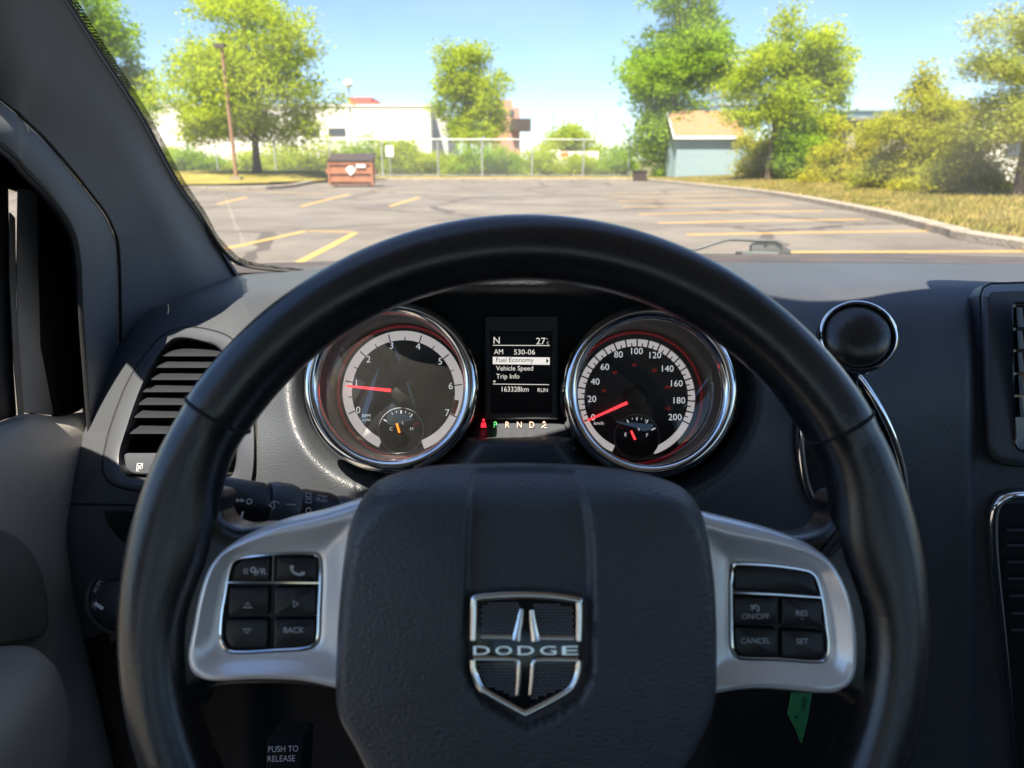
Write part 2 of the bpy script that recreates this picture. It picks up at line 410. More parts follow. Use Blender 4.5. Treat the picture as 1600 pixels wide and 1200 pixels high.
for py in (556, 574, 593, 612, 632, 652, 677):
    sp = vent_span(py)
    if not sp: continue
    x0, x1 = sp[0]+4, sp[1]-3; b = MB(); d0 = dash_d(250, py)+.004
    N_ = 14; loops = []
    for i in range(N_+1):
        x = x0+(x1-x0)*i/N_; d = dash_d(x, py)+.003+.004*(1-i/N_)
        p = at(x, py, d); sec = []
        for q in range(10):
            a = 2*math.pi*q/10; s1 = math.cos(a)*.011; s2 = math.sin(a)*.0014
            fwd = (CF*.93 + CU*.36).normalized(); upv = (CU*.93 - CF*.36).normalized()
            sec.append(p + fwd*(s1+.010) + upv*s2)
        loops.append(sec)
    b.loft(loops, M['slat'], cap0=True, cap1=True); b.build('vent_slat', vent_o)
tray = ccw([(p.x, p.y) for p in rounded([(193,708),(350,708),(352,741),(222,741),(198,739)], 8)])
b = MB(); tl = [[on_dash(x, y, -.012) for x, y in tray], [on_dash(x, y, -.001) for x, y in tray], [on_dash(x, y, 0.0005) for x, y in inset(tray, 2.2)]]
b.loft(tl, M['dash2'], cap1=True)
FD = Frame(on_dash(218, 730, .0012), CR, CU)
def icon_box(fr, b, s, cx=0, cy=0):
    w = s*.13
    q = [(-s*.8, -s), (s*.6, -s), (s*.8, s), (-s*.6, s)]
    b.strip(fr, [(x+cx, y+cy) for x, y in q], w, 0, M['white_ink'], closed=True)
    b.strip(fr, [(cx-s*.5, cy-s*.65), (cx+s*.5, cy+s*.65)], w, 0, M['white_ink']); b.strip(fr, [(cx+s*.5, cy-s*.65), (cx-s*.5, cy+s*.65)], w, 0, M['white_ink'])
icon_box(FD, b, .0034); b.build('vent_thumb_panel', vent_o)
# headlight switch
HP = on_dash(194, 933, .003); HF = Frame(HP, CR + CF*.10, CU + CF*.12)
k_ = dash_d(194, 933)/FPX
hs = MB(); hs.lathe(HF, 0, 0, [(58*k_, -.012), (57*k_, .002), (54*k_, .004), (50*k_, .003), (49*k_, .0005), (30*k_, .0005)], M['switch'], 56, cap=True)
def ht(s, px, py, h, rot): hs.text(HF, s, (px-194)*k_, (933-py)*k_, .0012, h, M['white_ink'], rot)
ht('AUTO', 155, 914, .0034, R(62)); hs.arc(HF, -20*k_, 39*k_, .0018, .0025, 0, 360, .0012, M['grey_ink'], 20)
hs.arc(HF, -40.5*k_, -10*k_, .0016, .0023, 0, 360, .0012, M['grey_ink'], 20)
for i in range(8):
    a = i*math.pi/4; hs.strip(HF, [(-40.5*k_+math.cos(a)*.0030, -10*k_+math.sin(a)*.0030), (-40.5*k_+math.cos(a)*.0045, -10*k_+math.sin(a)*.0045)], .0006, .0012, M['grey_ink'])
hso = hs.build('headlight_switch', dash)
kb = MB(); kb.lathe(HF, 0, 0, [(31*k_, .0005), (30*k_, .012), (28*k_, .0145), (20*k_, .0155)], M['switch'], 48, cap=True)
kb.strip(HF, [(-30*k_, -3*k_), (-18*k_, -12*k_)], .003, .0165, M['white_ink']); kb.build('switch_knob', hso)
# small quarter lens above the switch
ql = ccw([(161,797),(225,797),(225,852),(200,852),(182,838),(168,818)])
b = MB(); b.loft([[on_dash(x, y, -.003) for x, y in ql], [on_dash(x, y, .002) for x, y in ql], [on_dash(x, y, .0028) for x, y in inset(ql, 2)]], M['gloss'], cap1=True); b.build('dimmer_cover', dash)

# centre stack: raised block with a screen, and the chrome framed vent under it
ST = [(1533,462),(1537,450),(1548,444),(1640,441),(2050,441),(2050,726),(1600,728),(1566,725),(1549,716),(1541,695),(1536,600)]
stk = MB(); st_o = ccw([(x, y) for x, y in ST])
def stack_d(x, y): return .640 - .02*(1-min(max((y-444)/26, 0), 1))*-1.6 + (y-560)*.00002
def srow(poly, off): return [at(p[0], p[1], stack_d(*p)-off) for p in poly]
stk.loft([[p+CF*.05 for p in srow(st_o, 0)], srow(st_o, 0), srow(inset(st_o, 1.6), .004), srow(inset(st_o, 5), .0065), srow(inset(st_o, 12), .008)], M['dash2'], cap1=True)
stk_o = stk.build('centre_stack', dash, smooth=50)
b = MB(); b.tube([at(p[0], p[1], stack_d(*p)+.001) for p in st_o], .0016, M['seam'], n=6, closed=True); b.build('stack_gap', stk_o)
scr = ccw([(1581,470),(2000,470),(2000,706),(1592,706),(1584,690)]); scr = [tuple(p) for p in rounded(scr, 9)]
b = MB(); b.loft([srow(scr, .006), srow(scr, .0095), srow(inset(scr, 2), .0102), srow(inset(scr, 5), .0085)], M['gloss'], cap1=True)
so = b.build('radio_screen', stk_o)
for y0, y1 in ((480,512),(516,546),(550,582),(586,617),(621,652)):
    kq = ccw([(1587.5+(y0-480)*.03, y0), (1597, y0), (1601, y1), (1589.5+(y0-480)*.03, y1)])
    b = MB(); b.loft([srow(kq, .008), srow(kq, .0102), srow(inset(kq, 1.0), .011)], M['dash2'], cap1=True); b.build('radio_key', stk_o)
LV = [(1620,772),(1585,773),(1566,779),(1554,795),(1551,825),(1554,880),(1562,960),(1572,1060),(1585,1200),(1592,1290)]
b = MB(); lvp = [on_dash(x, y, .006) for x, y in [tuple(p)[:2] for p in spl([(x, y, 0) for x, y in LV], 6, False)]]
b.tube(lvp, .0046, M['chrome'], n=12); cv = b.build('chrome_vent_frame', dash)
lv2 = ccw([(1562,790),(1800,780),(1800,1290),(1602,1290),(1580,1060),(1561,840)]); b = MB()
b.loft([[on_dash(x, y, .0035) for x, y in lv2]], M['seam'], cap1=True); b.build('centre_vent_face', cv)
for y in (828,852,878,904,931,958,984):
    b = MB(); x0 = 1572+(y-828)*.055; b.tube([on_dash(x, y+(x-x0)*.01, .007) for x in np.linspace(x0, 1760, 8)], .0022, M['dash2'], n=8, flat=.6); b.build('centre_vent_slat', cv)

# shifter bezel, wrapped by the chrome ring
SB = [(1318,575),(1340,588),(1362,618),(1385,660),(1402,705),(1412,750),(1413,790),(1390,812),(1330,808),(1296,800),(1275,785),(1262,765),(1254,730),(1250,690),(1252,640),(1270,595),(1295,577)]
sbp = spl(SB, 5); b = MB()
lo = [tuple(p) for p in sbp]
b.loft([[on_dash(x, y, -.004) for x, y in lo], [on_dash(x, y, .003) for x, y in lo], [on_dash(x, y, .0045) for x, y in inset(ccw(lo), 1.5)[::1]]][:2], M['gloss'], cap1=True)
sb_o = b.build('shifter_plate', dash)
b = MB(); b.tube([on_dash(x, y, .005) for x, y in lo], .0036, M['chrome'], n=12, closed=True); b.build('chrome_ring', sb_o)

# ------------------------------------------------------------------ instrument cluster
cl = thing('instrument_cluster', 'instrument cluster with two round chrome ringed gauges and a small screen behind the steering wheel', 'instrument cluster', at(812, 610, .6))
CD = .60; PX = CD/FPX
CFm = Frame(at(800, 600, CD), CR, CU)             # dial plane: faces the driver
def cp(px, py): return ((px-800)*PX, (600-py)*PX)
b = MB()
pl = ccw([cp(*p) for p in [(470,470),(600,452),(800,446),(1010,452),(1165,470),(1175,640),(1120,700),(905,702),(730,702),(500,700),(462,640)]])
b.slab(CFm, pl, -.03, -.006, .002, M['black'], back=True); b.build('back_panel', cl)
def gauge(kind, cx, cy, bx, by, label):
    a0, b0 = cp(cx, cy); b = MB()
    b.lathe(CFm, a0, b0, [(.0572, -.0045), (.0572, 0), (.030, 0), (.012, 0)], M['dial'], 96, cap=True)
    g = b.build(kind, cl, label=label)
    rx, ry = (bx-800)*.533/FPX-a0, (600-by)*.533/FPX-b0     # rim axis offset
    global GOFF; GOFF = (rx*.85, ry*.85)
    b = MB(); n = 96
    def circ(r, h, t):
        return [CFm.w(a0+rx*t+r*math.cos(2*math.pi*i/n), b0+ry*t+r*math.sin(2*math.pi*i/n), h) for i in range(n)]
    b.loft([circ(.0572, -.002, 0), circ(.0574, .02, .3), circ(.0572, .045, .75), circ(.0556, .0615, 1)], M['tube']); b.build('gauge_tube', g)
    b = MB(); prof = []
    for t in np.linspace(-.15, 1.0, 14):
        a = math.pi*t; prof.append(circ(.0609-.0056*math.cos(a), .0600+.0066*math.sin(a), 1))
    prof.append(circ(.0664, .045, .8)); prof.append(circ(.0664, .02, .5))
    b.loft(prof, M['chrome']); b.build('chrome_bezel', g, smooth=60)
    b = MB(); b.lathe(CFm, a0, b0, [(.0545, .0010), (.0550, .0022), (.0563, .0022), (.0568, .0010)], M['red_ring'], 96); b.build('red_ring', g)
    return g, a0, b0
def dial_text(b, s, a0, b0, ang, r, h, mat): b.text(CFm, s, a0+r*math.cos(R(ang)), b0+r*math.sin(R(ang)), .0010, h, M[mat])
def needle(name, g, a0, b0, ang, r0, r1, w0, w1, n, mat):
    b = MB(); c, s = math.cos(R(ang)), math.sin(R(ang)); lo = []
    poly = [(r0, -w0), (r1, -w1), (r1, w1), (r0, w0)]
    b.slab(CFm, [(a0+x*c-y*s, b0+x*s+y*c) for x, y in poly], n-.001, n+.0006, .0003, M[mat], back=True); b.build(name, g)
def lensdisc(g, a0, b0, r, h0, bulge, off=(0, 0)):
    b = MB(); L = []
    for t in np.linspace(1.2, .02, 10):
        rr_ = r*math.sin(t)/math.sin(1.2); hh = h0+bulge*(math.cos(t)-math.cos(1.2)); L.append([CFm.w(a0+off[0]+rr_*math.cos(2*math.pi*i/64), b0+off[1]+rr_*math.sin(2*math.pi*i/64), hh) for i in range(64)])
    b.loft(L, M['lens'], cap1=True); b.build('clear_lens', g)
# tachometer
g, a0, b0 = gauge('tachometer', 630.5, 612, 609, 604, 'left gauge, an engine speed dial numbered 0 to 7')
q = PX
b = MB(); b.arc(CFm, a0, b0, 80.5*q, 95*q, -25.5, 202, .0006, M['dial_ring'], 120); b.arc(CFm, a0, b0, 80.5*q, 95*q, 202, 246, .0006, M['dial_ring'], 40); b.arc(CFm, a0, b0, 80.5*q, 95*q, 290, 334.5, .0006, M['dial_ring'], 40)
b.build('dial_ring', g)
b = MB(); b.arc(CFm, a0, b0, 80.6*q, 88*q, -24.5, -9, .0009, M['red_zone'], 20); b.build('red_zone', g)
b = MB(); b.arc(CFm, a0, b0, 48*q, 51*q, -60, 240, .0005, M['black'], 80); b.arc(CFm, a0, b0, 95*q, 95.8*q, 0, 360, .0008, M['tick'], 96)
for i in range(8):
    a = 202-32.5*i; c, s = math.cos(R(a)), math.sin(R(a))
    b.strip(CFm, [(a0+79*q*c, b0+79*q*s), (a0+92*q*c, b0+92*q*s)], 1.8*q, .0011, M['tick'])
    if i < 7:
        a -= 16.25; c, s = math.cos(R(a)), math.sin(R(a)); b.strip(CFm, [(a0+79*q*c, b0+79*q*s), (a0+86*q*c, b0+86*q*s)], 1.5*q, .0011, M['tick'])
b.build('tick_marks', g)
b = MB()
for i in range(8): dial_text(b, str(i), a0, b0, 202-32.5*i, (74.5 if i not in (0, 7) else 76)*q, 10.5*q, 'num')
b.text(CFm, 'RPM', a0+(573-630.5)*q, b0+(612-649.5)*q, .001, 5*q, M['num']); b.text(CFm, 'x1000', a0+(573-630.5)*q, b0+(612-656)*q, .001, 3.6*q, M['num'])
b.build('numerals', g)
needle('needle', g, a0, b0, 174, 16*q, 87*q, 2.6*q, 1.4*q, .006, 'needle')
b = MB(); b.lathe(CFm, a0, b0, [(19*q, .0005), (18.5*q, .006), (16*q, .009), (9*q, .0105)], M['black'], 40, cap=True); b.build('needle_hub', g)
def subgauge(name, g, a1, b1, marks, texts, nang, nmat):
    b = MB(); b.lathe(CFm, a1, b1, [(35.5*q, .0005), (35.5*q, .0028), (34.6*q, .0032), (34*q, .0024), (10*q, .0024)], M['dial'], 64, cap=True)
    b.arc(CFm, a1, b1, 34.6*q, 35.6*q, 0, 360, .0034, M['grey_ink'], 64)
    for ang, r0, r1_, w, mt in marks:
        c, s = math.cos(R(ang)), math.sin(R(ang)); b.strip(CFm, [(a1+r0*q*c, b1+r0*q*s), (a1+r1_*q*c, b1+r1_*q*s)], w*q, .0030, M[mt])
    for tx, dx, dy, h in texts: b.text(CFm, tx, a1+dx*q, b1+dy*q, .0030, h*q, M['num'])
    c, s = math.cos(R(nang)), math.sin(R(nang))
    pts = [(-1.0, 2.2), (28, 1.0)]
    b.strip(CFm, [(a1-2*q*c, b1-14*q+2*q*s), (a1+24*q*c, b1-14*q+26*q*s+0*q)], 3.4*q, .0042, M[nmat])
    b.lathe(CFm, a1, b1-15*q, [(12*q, .0026), (11.5*q, .005), (8*q, .0065)], M['black'], 28, cap=True)
    return b.build(name, g)
tm = [(148, 26, 32, 1.6, 'num'), (118, 28, 31, .8, 'num'), (90, 26, 31, 1.6, 'num'), (104, 28, 31, .8, 'num'), (76, 28, 31, .8, 'num'), (55, 25, 31, 1.8, 'num'), (63, 28, 31, .8, 'num'), (22, 22, 30, 4.5, 'red_zone')]
subgauge('temperature_gauge', g, a0+(627.5-630.5)*q, b0+(612-672)*q, tm, [('C', -15.5, 2.5, 5.5), ('H', 16.5, 2.5, 5.5), ('L', 3, 12, 5)], 106, 'needle_o')
lensdisc(g, a0, b0, .0562, .050, .006, GOFF)
# speedometer
g, a0, b0 = gauge('speedometer', 993.7, 622, 1018, 612, 'right gauge, a speed dial numbered 0 to 200')
b = MB(); b.arc(CFm, a0, b0, 81*q, 92*q, -26, 246, .0006, M['dial_ring'], 140); b.arc(CFm, a0, b0, 81*q, 92*q, 288, 334, .0006, M['dial_ring'], 40); b.build('dial_ring', g)
b = MB()
for i in range(41):
    a = 204-5.75*i; c, s = math.cos(R(a)), math.sin(R(a)); mj = i % 2 == 0
    b.strip(CFm, [(a0+79*q*c, b0+79*q*s), (a0+(92.5 if mj else 86)*q*c, b0+(92.5 if mj else 86)*q*s)], (2.2 if mj else 1.8)*q, .0011, M['tick'])
b.arc(CFm, a0, b0, 92.4*q, 93.2*q, 0, 360, .0008, M['grey_ink'], 96); b.build('tick_marks', g)
b = MB()
for i in range(11):
    sp_ = str(i*20); dial_text(b, sp_, a0, b0, 204-23*i, (73.5 if i in (4,5,6) else 72-1.5*len(sp_)+(0 if i else 3))*q, 10*q, 'num')
b.text(CFm, 'km/h', a0+(935.5-993.7)*q, b0+(622-661)*q, .001, 5.5*q, M['num'])
for i, an in enumerate((167, 130, 93, 56, 19, -18)): dial_text(b, str(20*(i+1)), a0, b0, an, 52*q, 5*q, 'mph')
b.build('numerals', g)
needle('needle', g, a0, b0, 204.2, 10.7*q, 84*q, 2.4*q, 1.4*q, .006, 'needle')
b = MB(); b.lathe(CFm, a0, b0, [(19*q, .0005), (18.5*q, .005), (16*q, .0075), (9*q, .009)], M['black'], 40, cap=True); b.build('needle_hub', g)
fm = [(148, 26, 32, 3.2, 'red_zone'), (120, 26, 31, 1.6, 'num'), (104, 28, 31, .8, 'num'), (90, 26, 31, 1.6, 'num'), (76, 28, 31, .8, 'num'), (57, 26, 32, 1.6, 'num'), (63, 28, 31, .8, 'num'), (26, 25, 32, 1.8, 'num')]
subgauge('fuel_gauge', g, a0+(994.2-993.7)*q, b0+(622-682.5)*q, fm, [('E', -17.5, 4, 5.5), ('F', 16, 3, 5.5), ('0', 3, 12, 4.5)], 113, 'needle')
lensdisc(g, a0, b0, .0562, .050, .006, GOFF)
# centre display
b = MB(); fo = ccw([cp(*p) for p in [(757,494),(872,494),(872,655),(757,655)]])
fi = ccw([cp(*p) for p in [(766,517),(863,517),(863,645),(766,645)]])
def rows(p, n): return [CFm.w(x, y, n) for x, y in p]
b.loft([rows(fo, -.006), rows(fo, .003), rows(inset(fo, .0008), .0042), rows(inset(fi, -.001), .0042), rows(fi, .0034), rows(fi, -.0035)], M['dash2'])
scr_o = b.build('display_screen', cl)
b = MB(); b.loft([rows(fi, -.001)], M['lcd'], cap1=True); b.build('screen_face', scr_o)
b = MB()
def lt(s, px, py, h, mat='lcd_on', wide=1.0, n=.0002): b.text(CFm, s, *cp(px, py), n, h*q, M[mat], wide=wide)
lt('N', 776, 531.6, 10.5); lt('27', 845, 533, 10.5); lt('o', 854.5, 529.5, 2.6); lt('C', 856, 536, 4.5, wide=.8)
b.strip(CFm, [cp(770, 539.5), cp(859, 540)], 1.0*q, .0002, M['lcd_on']); b.strip(CFm, [cp(770, 600), cp(858, 601)], 1.0*q, .0002, M['lcd_on'])
lt('AM', 779, 549.5, 8, wide=.9); lt('530-06', 819.5, 550, 8, wide=1.05)
hb = [cp(770, 557.5), cp(770, 569), cp(859, 570), cp(859, 558.5)]; b.add(rows(hb, .0002), [(0, 1, 2, 3)], M['lcd_bar'])
lt('Fuel Economy', 804.5, 563.5, 7.4, 'lcd', .98, .0006); lt('Vehicle Speed', 804, 576.5, 7.4, wide=.98); lt('Trip Info', 793.5, 589, 7.4, wide=.98)
b.add(rows([cp(853.5, 560), cp(853.5, 568), cp(857.5, 564)], .0006), [(0, 1, 2)], M['lcd'])
b.add(rows([cp(770, 595), cp(775, 595), cp(772.5, 598)], .0004), [(0, 2, 1)], M['lcd_on'])
lt('163328km', 805, 608, 8, wide=.92); lt('RUN', 848, 609.5, 6, wide=.95)
b.build('screen_text', scr_o)
# gear indicator strip and its sunlit ledge
b = MB(); gl_ = [at(*p) for p in [(735,652,.604),(895,655,.604),(893,692,.575),(738,690,.575)]]
L0 = [at(747,653,.606), at(882,656,.606)]; L1 = [at(742,664,.596), at(886,668,.596)]; L2 = [at(737,690,.577), at(890,694,.577)]; L3 = [at(730,694,.560), at(898,698,.560)]; L4 = [at(728,700,.556), at(900,704,.556)]; L5 = [at(726,722,.575), at(904,726,.575)]
b.loft([L0, L1, L2, L3, L4, L5], M['dash2'], closed=False); gi = b.build('gear_indicator', cl)
GF = Frame(at(800, 664, .592), CR, CU)
def gp(px, py, d=.592): return ((px-800)*d/FPX, (664-py)*d/FPX)
for s, px, mt in (('P', 774, 'prnd_p'), ('R', 793, 'prnd'), ('N', 811.5, 'prnd'), ('D', 831, 'prnd')):
    b = MB(); b.text(GF, s, *gp(px, 663.5), 0, 9.5*q, M[mt], wide=.85); b.build('gear_letter', gi)
b = MB(); b.lathe(GF, *gp(755.6, 656.5), [(2.3*q, .0), (1.2*q, .0005)], M['tell'], 14, cap=True)
b.add([GF.w(*gp(x, y), .0002) for x, y in ((752,660),(759,660),(760,668),(751,668))], [(3, 2, 1, 0)], M['tell']); b.build('seatbelt_light', gi)
b = MB(); b.add([GF.w(*gp(x, y), .0002) for x, y in ((847,661),(853,661),(850,657.5))], [(0, 1, 2)], M['prnd']); b.strip(GF, [gp(846, 668), gp(853, 662.5)], 1.4*q, 0, M['prnd']); b.strip(GF, [gp(850, 668), gp(854, 668)], 1.4*q, 0, M['prnd']); b.build('range_light', gi)

# ------------------------------------------------------------------ steering wheel
wc = EYE + CR*.00764 + CU*(-.10845) + CF*.33445
WU = CR*math.cos(R(1.2)) + CF*math.sin(R(1.2)); WV = CU*math.cos(R(3.4)) + CF*math.sin(R(3.4))
W = Frame(wc, WU, WV)
sw = thing('steering_wheel', 'black leather steering wheel with silver spoke inserts and a chrome shield badge', 'steering wheel', wc)
RC, RA, RB = .1753, .0158, .0176
def ang_of(px, py): a, c = W.hit(px, py, .01); return math.atan2(c, a)
tL = ang_of(340, 655); tR = ang_of(1320, 672)
b = MB(); n1, n2 = 220, 28; loops = []
for i in range(n1):
    th = 2*math.pi*i/n1
    lower = 0.0
    dl = (th-tL) % (2*math.pi); span = (tR-tL) % (2*math.pi)       # from left seam counter-clockwise to right seam = the lower part
    if dl < span: lower = min(min(dl, span-dl)/.03, 1)
    ka = 1+.0*lower; kb_ = 1-.06*lower
    grip = math.exp(-((math.sin(th)-.20)/.17)**2)*.0085
    sec = []
    for j in range(n2):
        p = 2*math.pi*j/n2; cr_, ci = math.cos(p), math.sin(p)
        r = RC + RA*(1-.05*lower)*math.copysign(abs(cr_)**.92, cr_) - (grip if cr_ < 0 else 0)*abs(cr_)
        sec.append(W.w(r*math.cos(th), r*math.sin(th), RB*kb_*math.copysign(abs(ci)**.92, ci)))
    loops.append(sec)
loops.append(loops[0]); b.loft(loops, M['leather']); rim = b.build('rim', sw, smooth=80)
for t in (tL, tR):
    b = MB(); ring = []
    for j in range(40):
        p = 2*math.pi*j/40; r = RC + (RA+.0003)*math.cos(p)
        ring.append(W.w(r*math.cos(t), r*math.sin(t), (RB+.0003)*math.sin(p)))
    b.tube(ring, .0009, M['seam'], n=6, closed=True); b.build('rim_seam', rim)
# dark spokes behind the trim
for pts in ([(250,775),(336,768),(338,798),(349,817),(372,826),(405,823),(455,826),(560,815),(580,1090),(520,1082),(440,1074),(340,1076),(310,1092),(290,1130),(225,1130),(215,900)],
            [(1385,775),(1310,772),(1306,806),(1293,828),(1265,839),(1225,838),(1170,832),(1085,825),(1075,1095),(1140,1090),(1210,1088),(1300,1092),(1330,1105),(1350,1140),(1410,1140),(1425,920)]):
    b = MB(); po = [tuple(p) for p in spl(pts, 3)]; b.slab(W, W.hits(po, .002), -.020, .004, .009, M['leather'], back=True, steps=5); b.build('spoke', sw, smooth=60)
# silver trims with the button pads
def trim(outer, pod, pc, flip):
    NR = 120
    O = [Vector(p) for p in W.hits([tuple(p) for p in outer], .010)]; I = [Vector(p) for p in W.hits([tuple(p) for p in pod], .008)]
    c = Vector(W.hit(*pc, .009))
    def by_angle(loop):
        out = []; L = resample(loop, 600); A = np.array([math.atan2(p.y-c.y, p.x-c.x) for p in L])
        for k in range(NR):
            t = -math.pi+2*math.pi*(k+.5)/NR; i = int(np.argmin(np.abs((A-t+math.pi) % (2*math.pi)-math.pi))); out.append(L[i])
        return out
    A, B = by_angle(O), by_angle(I)
    prof = [(0, -.004), (0.0, .0055), (.03, .0085), (.10, .0115), (.20, .0135), (.34, .0140), (.50, .0125), (.70, .0100), (.88, .0084), (.97, .0082), (1.0, .0070), (1.0, .002)]
    b = MB(); b.loft([[W.w(*(a.lerp(d, t)), n) for a, d in zip(A, B)] for t, n in prof], M['silver'])
    return b.build('spoke_trim', sw, smooth=50)
LT = spl([(600,775),(560,782),(500,800),(440,814),(390,833),(352,856),(326,886),(310,930),(300,980),(292,1020),(295,1047),(310,1061),(340,1066),(400,1063),(460,1065),(500,1071),(560,1086),(620,1090),(620,930)], 4)
LP = spl([(343,996),(345,960),(350,930),(357,890),(366,874),(385,868),(430,864),(470,863),(492,865),(501,876),(502,910),(500,952),(498,995),(490,1010),(470,1016),(434,1018),(390,1021),(360,1020),(348,1011)], 4)
RT = spl([(1050,790),(1105,803),(1160,816),(1220,832),(1270,853),(1302,880),(1326,925),(1338,980),(1340,1030),(1334,1062),(1315,1080),(1285,1085),(1200,1078),(1150,1080),(1100,1089),(1040,1095),(1040,930)], 4)
RP = spl([(1141,900),(1143,886),(1150,879),(1205,881),(1255,888),(1270,894),(1279,907),(1287,938),(1293,980),(1296,1008),(1292,1028),(1279,1036),(1216,1032),(1160,1030),(1147,1022),(1142,1005),(1141,950)], 4)
lt_o = trim(LT, LP, (425, 942), 1); rt_o = trim(RT, RP, (1216, 958), -1)
def pad(pod, keys):
    b = MB(); poly = ccw([tuple(p) for p in W.hits([tuple(p) for p in pod], .008)])
    b.slab(W, poly, .001, .0052, .001, M['button'])
    b.tube([W.w(p.x, p.y, .0082) for p in inset(poly, .0006)], .0007, M['chrome'], n=6, closed=True)
    po = b.build('switch_pad', sw)
    return po
NB = .0086
def key(po, pts, icon, name='button', r=5):
    b = MB(); poly = W.hits([tuple(p) for p in rounded(pts, r, 4)], NB); b.slab(W, poly, .004, NB, .0012, M['button'])
    icon(b); return b.build(name, po)
def wt(s, px, py, h): return lambda b: b.text(W, s, *W.hit(px, py, NB+.0003), NB+.0003, h*.33/FPX, M['grey_ink'])
def wpoly(b, pts, w, closed=True): b.strip(W, W.hits(pts, NB+.0003), w*.33/FPX, NB+.0003, M['grey_ink'], closed=closed)
lp = pad(LP, None)
b = MB(); b.strip(W, W.hits([(352,910),(428,910.5),(500,911)], .0088), .0006, .0088, M['chrome']); b.strip(W, W.hits([(427,866),(426,910)], .0088), .0005, .0088, M['chrome']); b.build('chrome_divider', lp)
def vr(b):
    wt('VR', 407, 893, 10)(b); b.arc(W, *W.hit(396, 890, NB), .0007, .0014, 0, 360, NB+.0003, M['grey_ink'], 12)
    wpoly(b, [(401,899),(397,897),(400,893),(396,893)], 1.6, False)
    for k in (4, 8): wpoly(b, [(391-k,897),(389-k,893),(391-k,888)], 1.5, False)
def phone(b):
    wpoly(b, [(455,886),(456,891),(461,896),(468,898),(475,897)], 3.4, False); wpoly(b, [(454,884),(458,888)], 5, False); wpoly(b, [(470,897),(476,895)], 5, False)
key(lp, [(362,907),(366,884),(378,875),(422,871),(421,907)], vr)
key(lp, [(432,871),(492,871),(496,876),(496,907),(431,907)], phone)
key(lp, [(355,962),(358,918),(420,918),(419,962)], lambda b: wpoly(b, [(380,949),(394,949),(387,942)], 1.8))
key(lp, [(352,968),(419,968),(418,1012),(362,1014),(352,1000)], lambda b: wpoly(b, [(379,983),(393,983),(386,989)], 1.8))
key(lp, [(429,918),(495,918),(494,962),(428,962)], lambda b: wpoly(b, [(459,938),(459,949),(466,943.5)], 1.8))
key(lp, [(428,968),(494,968),(491,1005),(480,1012),(427,1013)], wt('BACK', 459, 984.5, 8.5))
rp = pad(RP, None)
b = MB(); b.strip(W, W.hits([(1144,926),(1215,929),(1286,934)], .0088), .0005, .0088, M['chrome']); b.build('chrome_divider', rp)
def cruise(b):
    wt('ON/OFF', 1180.5, 963, 8.5)(b); b.arc(W, *W.hit(1180, 951, NB), .0013, .0019, -60, 200, NB+.0003, M['grey_ink'], 16); wpoly(b, [(1172,946),(1176,947),(1181,952)], 1.8, False)
key(rp, [(1147,922),(1148,886),(1210,886),(1262,893),(1272,900),(1280,930)], lambda b: None)
key(rp, [(1146,932),(1216,934),(1216,978),(1146,975)], cruise)
def resp(b): wt('RES', 1253, 958, 8.5)(b); wt('+', 1253.5, 967, 5)(b)
def setm(b): wt('SET', 1253.5, 1002, 8.5)(b); wt('-', 1253.5, 1011, 2.2)(b)
key(rp, [(1222,934),(1284,938),(1287,981),(1222,979)], resp)
key(rp, [(1146,980),(1216,983),(1216,1027),(1160,1026),(1148,1018)], wt('CANCEL', 1180.5, 1001, 8.5))
key(rp, [(1222,984),(1287,987),(1289,1022),(1278,1031),(1222,1028)], setm)
# airbag cover: domed, with the raised channel down to the badge
AO = spl([(720,729),(800,727.5),(880,729),(960,735),(1025,746),(1068,762),(1091,787),(1102,820),(1109,870),(1113,920),(1115,1000),(1112,1080),(1090,1140),(1050,1205),(1010,1260),(930,1285),(820,1290),(700,1285),(625,1255),(582,1200),(556,1150),(533,1108),(527,1070),(528,1000),(533,920),(540,850),(548,812),(565,777),(592,750),(650,735)], 6)
ao = [Vector(p) for p in W.hits([tuple(p) for p in AO], .012)]; ac = Vector(W.hit(822, 1000, .03))
NA, NK = 360, 60
L_ = resample(ao, 2400); AA = np.array([math.atan2(p.y-ac.y, p.x-ac.x) for p in L_]); LA = np.array([(p.x-ac.x, p.y-ac.y) for p in L_])
ths = -math.pi+2*math.pi*np.arange(NA)/NA
idx = [int(np.argmin(np.abs((AA-t+math.pi) % (2*math.pi)-math.pi))) for t in ths]; ed = LA[idx]
SH = np.array(W.hits([(742,700),(735,761),(728,822),(726,923),(724,1040),(733,1070),(752,1095),(785,1118),(824,1141),(865,1123),(905,1097),(922,1065),(926,1040),(927,964),(925,842),(916,773),(908,700)], .040))
def sdist(X, Y):
    d = np.full(X.shape, 9.0); ins = np.zeros(X.shape, bool); n = len(SH)
    for i in range(n):
        x0, y0 = SH[i-1]; x1, y1 = SH[i]; ex, ey = x1-x0, y1-y0
        t = np.clip(((X-x0)*ex+(Y-y0)*ey)/(ex*ex+ey*ey), 0, 1); d = np.minimum(d, np.hypot(X-x0-t*ex, Y-y0-t*ey))
        cr2 = ((y0 > Y) != (y1 > Y)) & (X < (x1-x0)*(Y-y0)/((y1-y0) if abs(y1-y0) > 1e-9 else 1e-9)+x0); ins ^= cr2
    return np.where(ins, -d, d)
def airbag_n(X, Y, f, t):
    wd = .10+.17*np.clip(np.sin(t), 0, 1)**3; e = np.clip(f/wd, 0, 1)
    k = np.clip(np.sin(t), 0, 1)**2; n = .006+.026*(k*e*(2-e)+(1-k)*np.sqrt(1-(1-e)**2)) + .010*(1-(1-np.clip(f, 0, 1))**2)
    return n - .0050*sstep(.5-sdist(X, Y)/.0026)*sstep(f/.05)
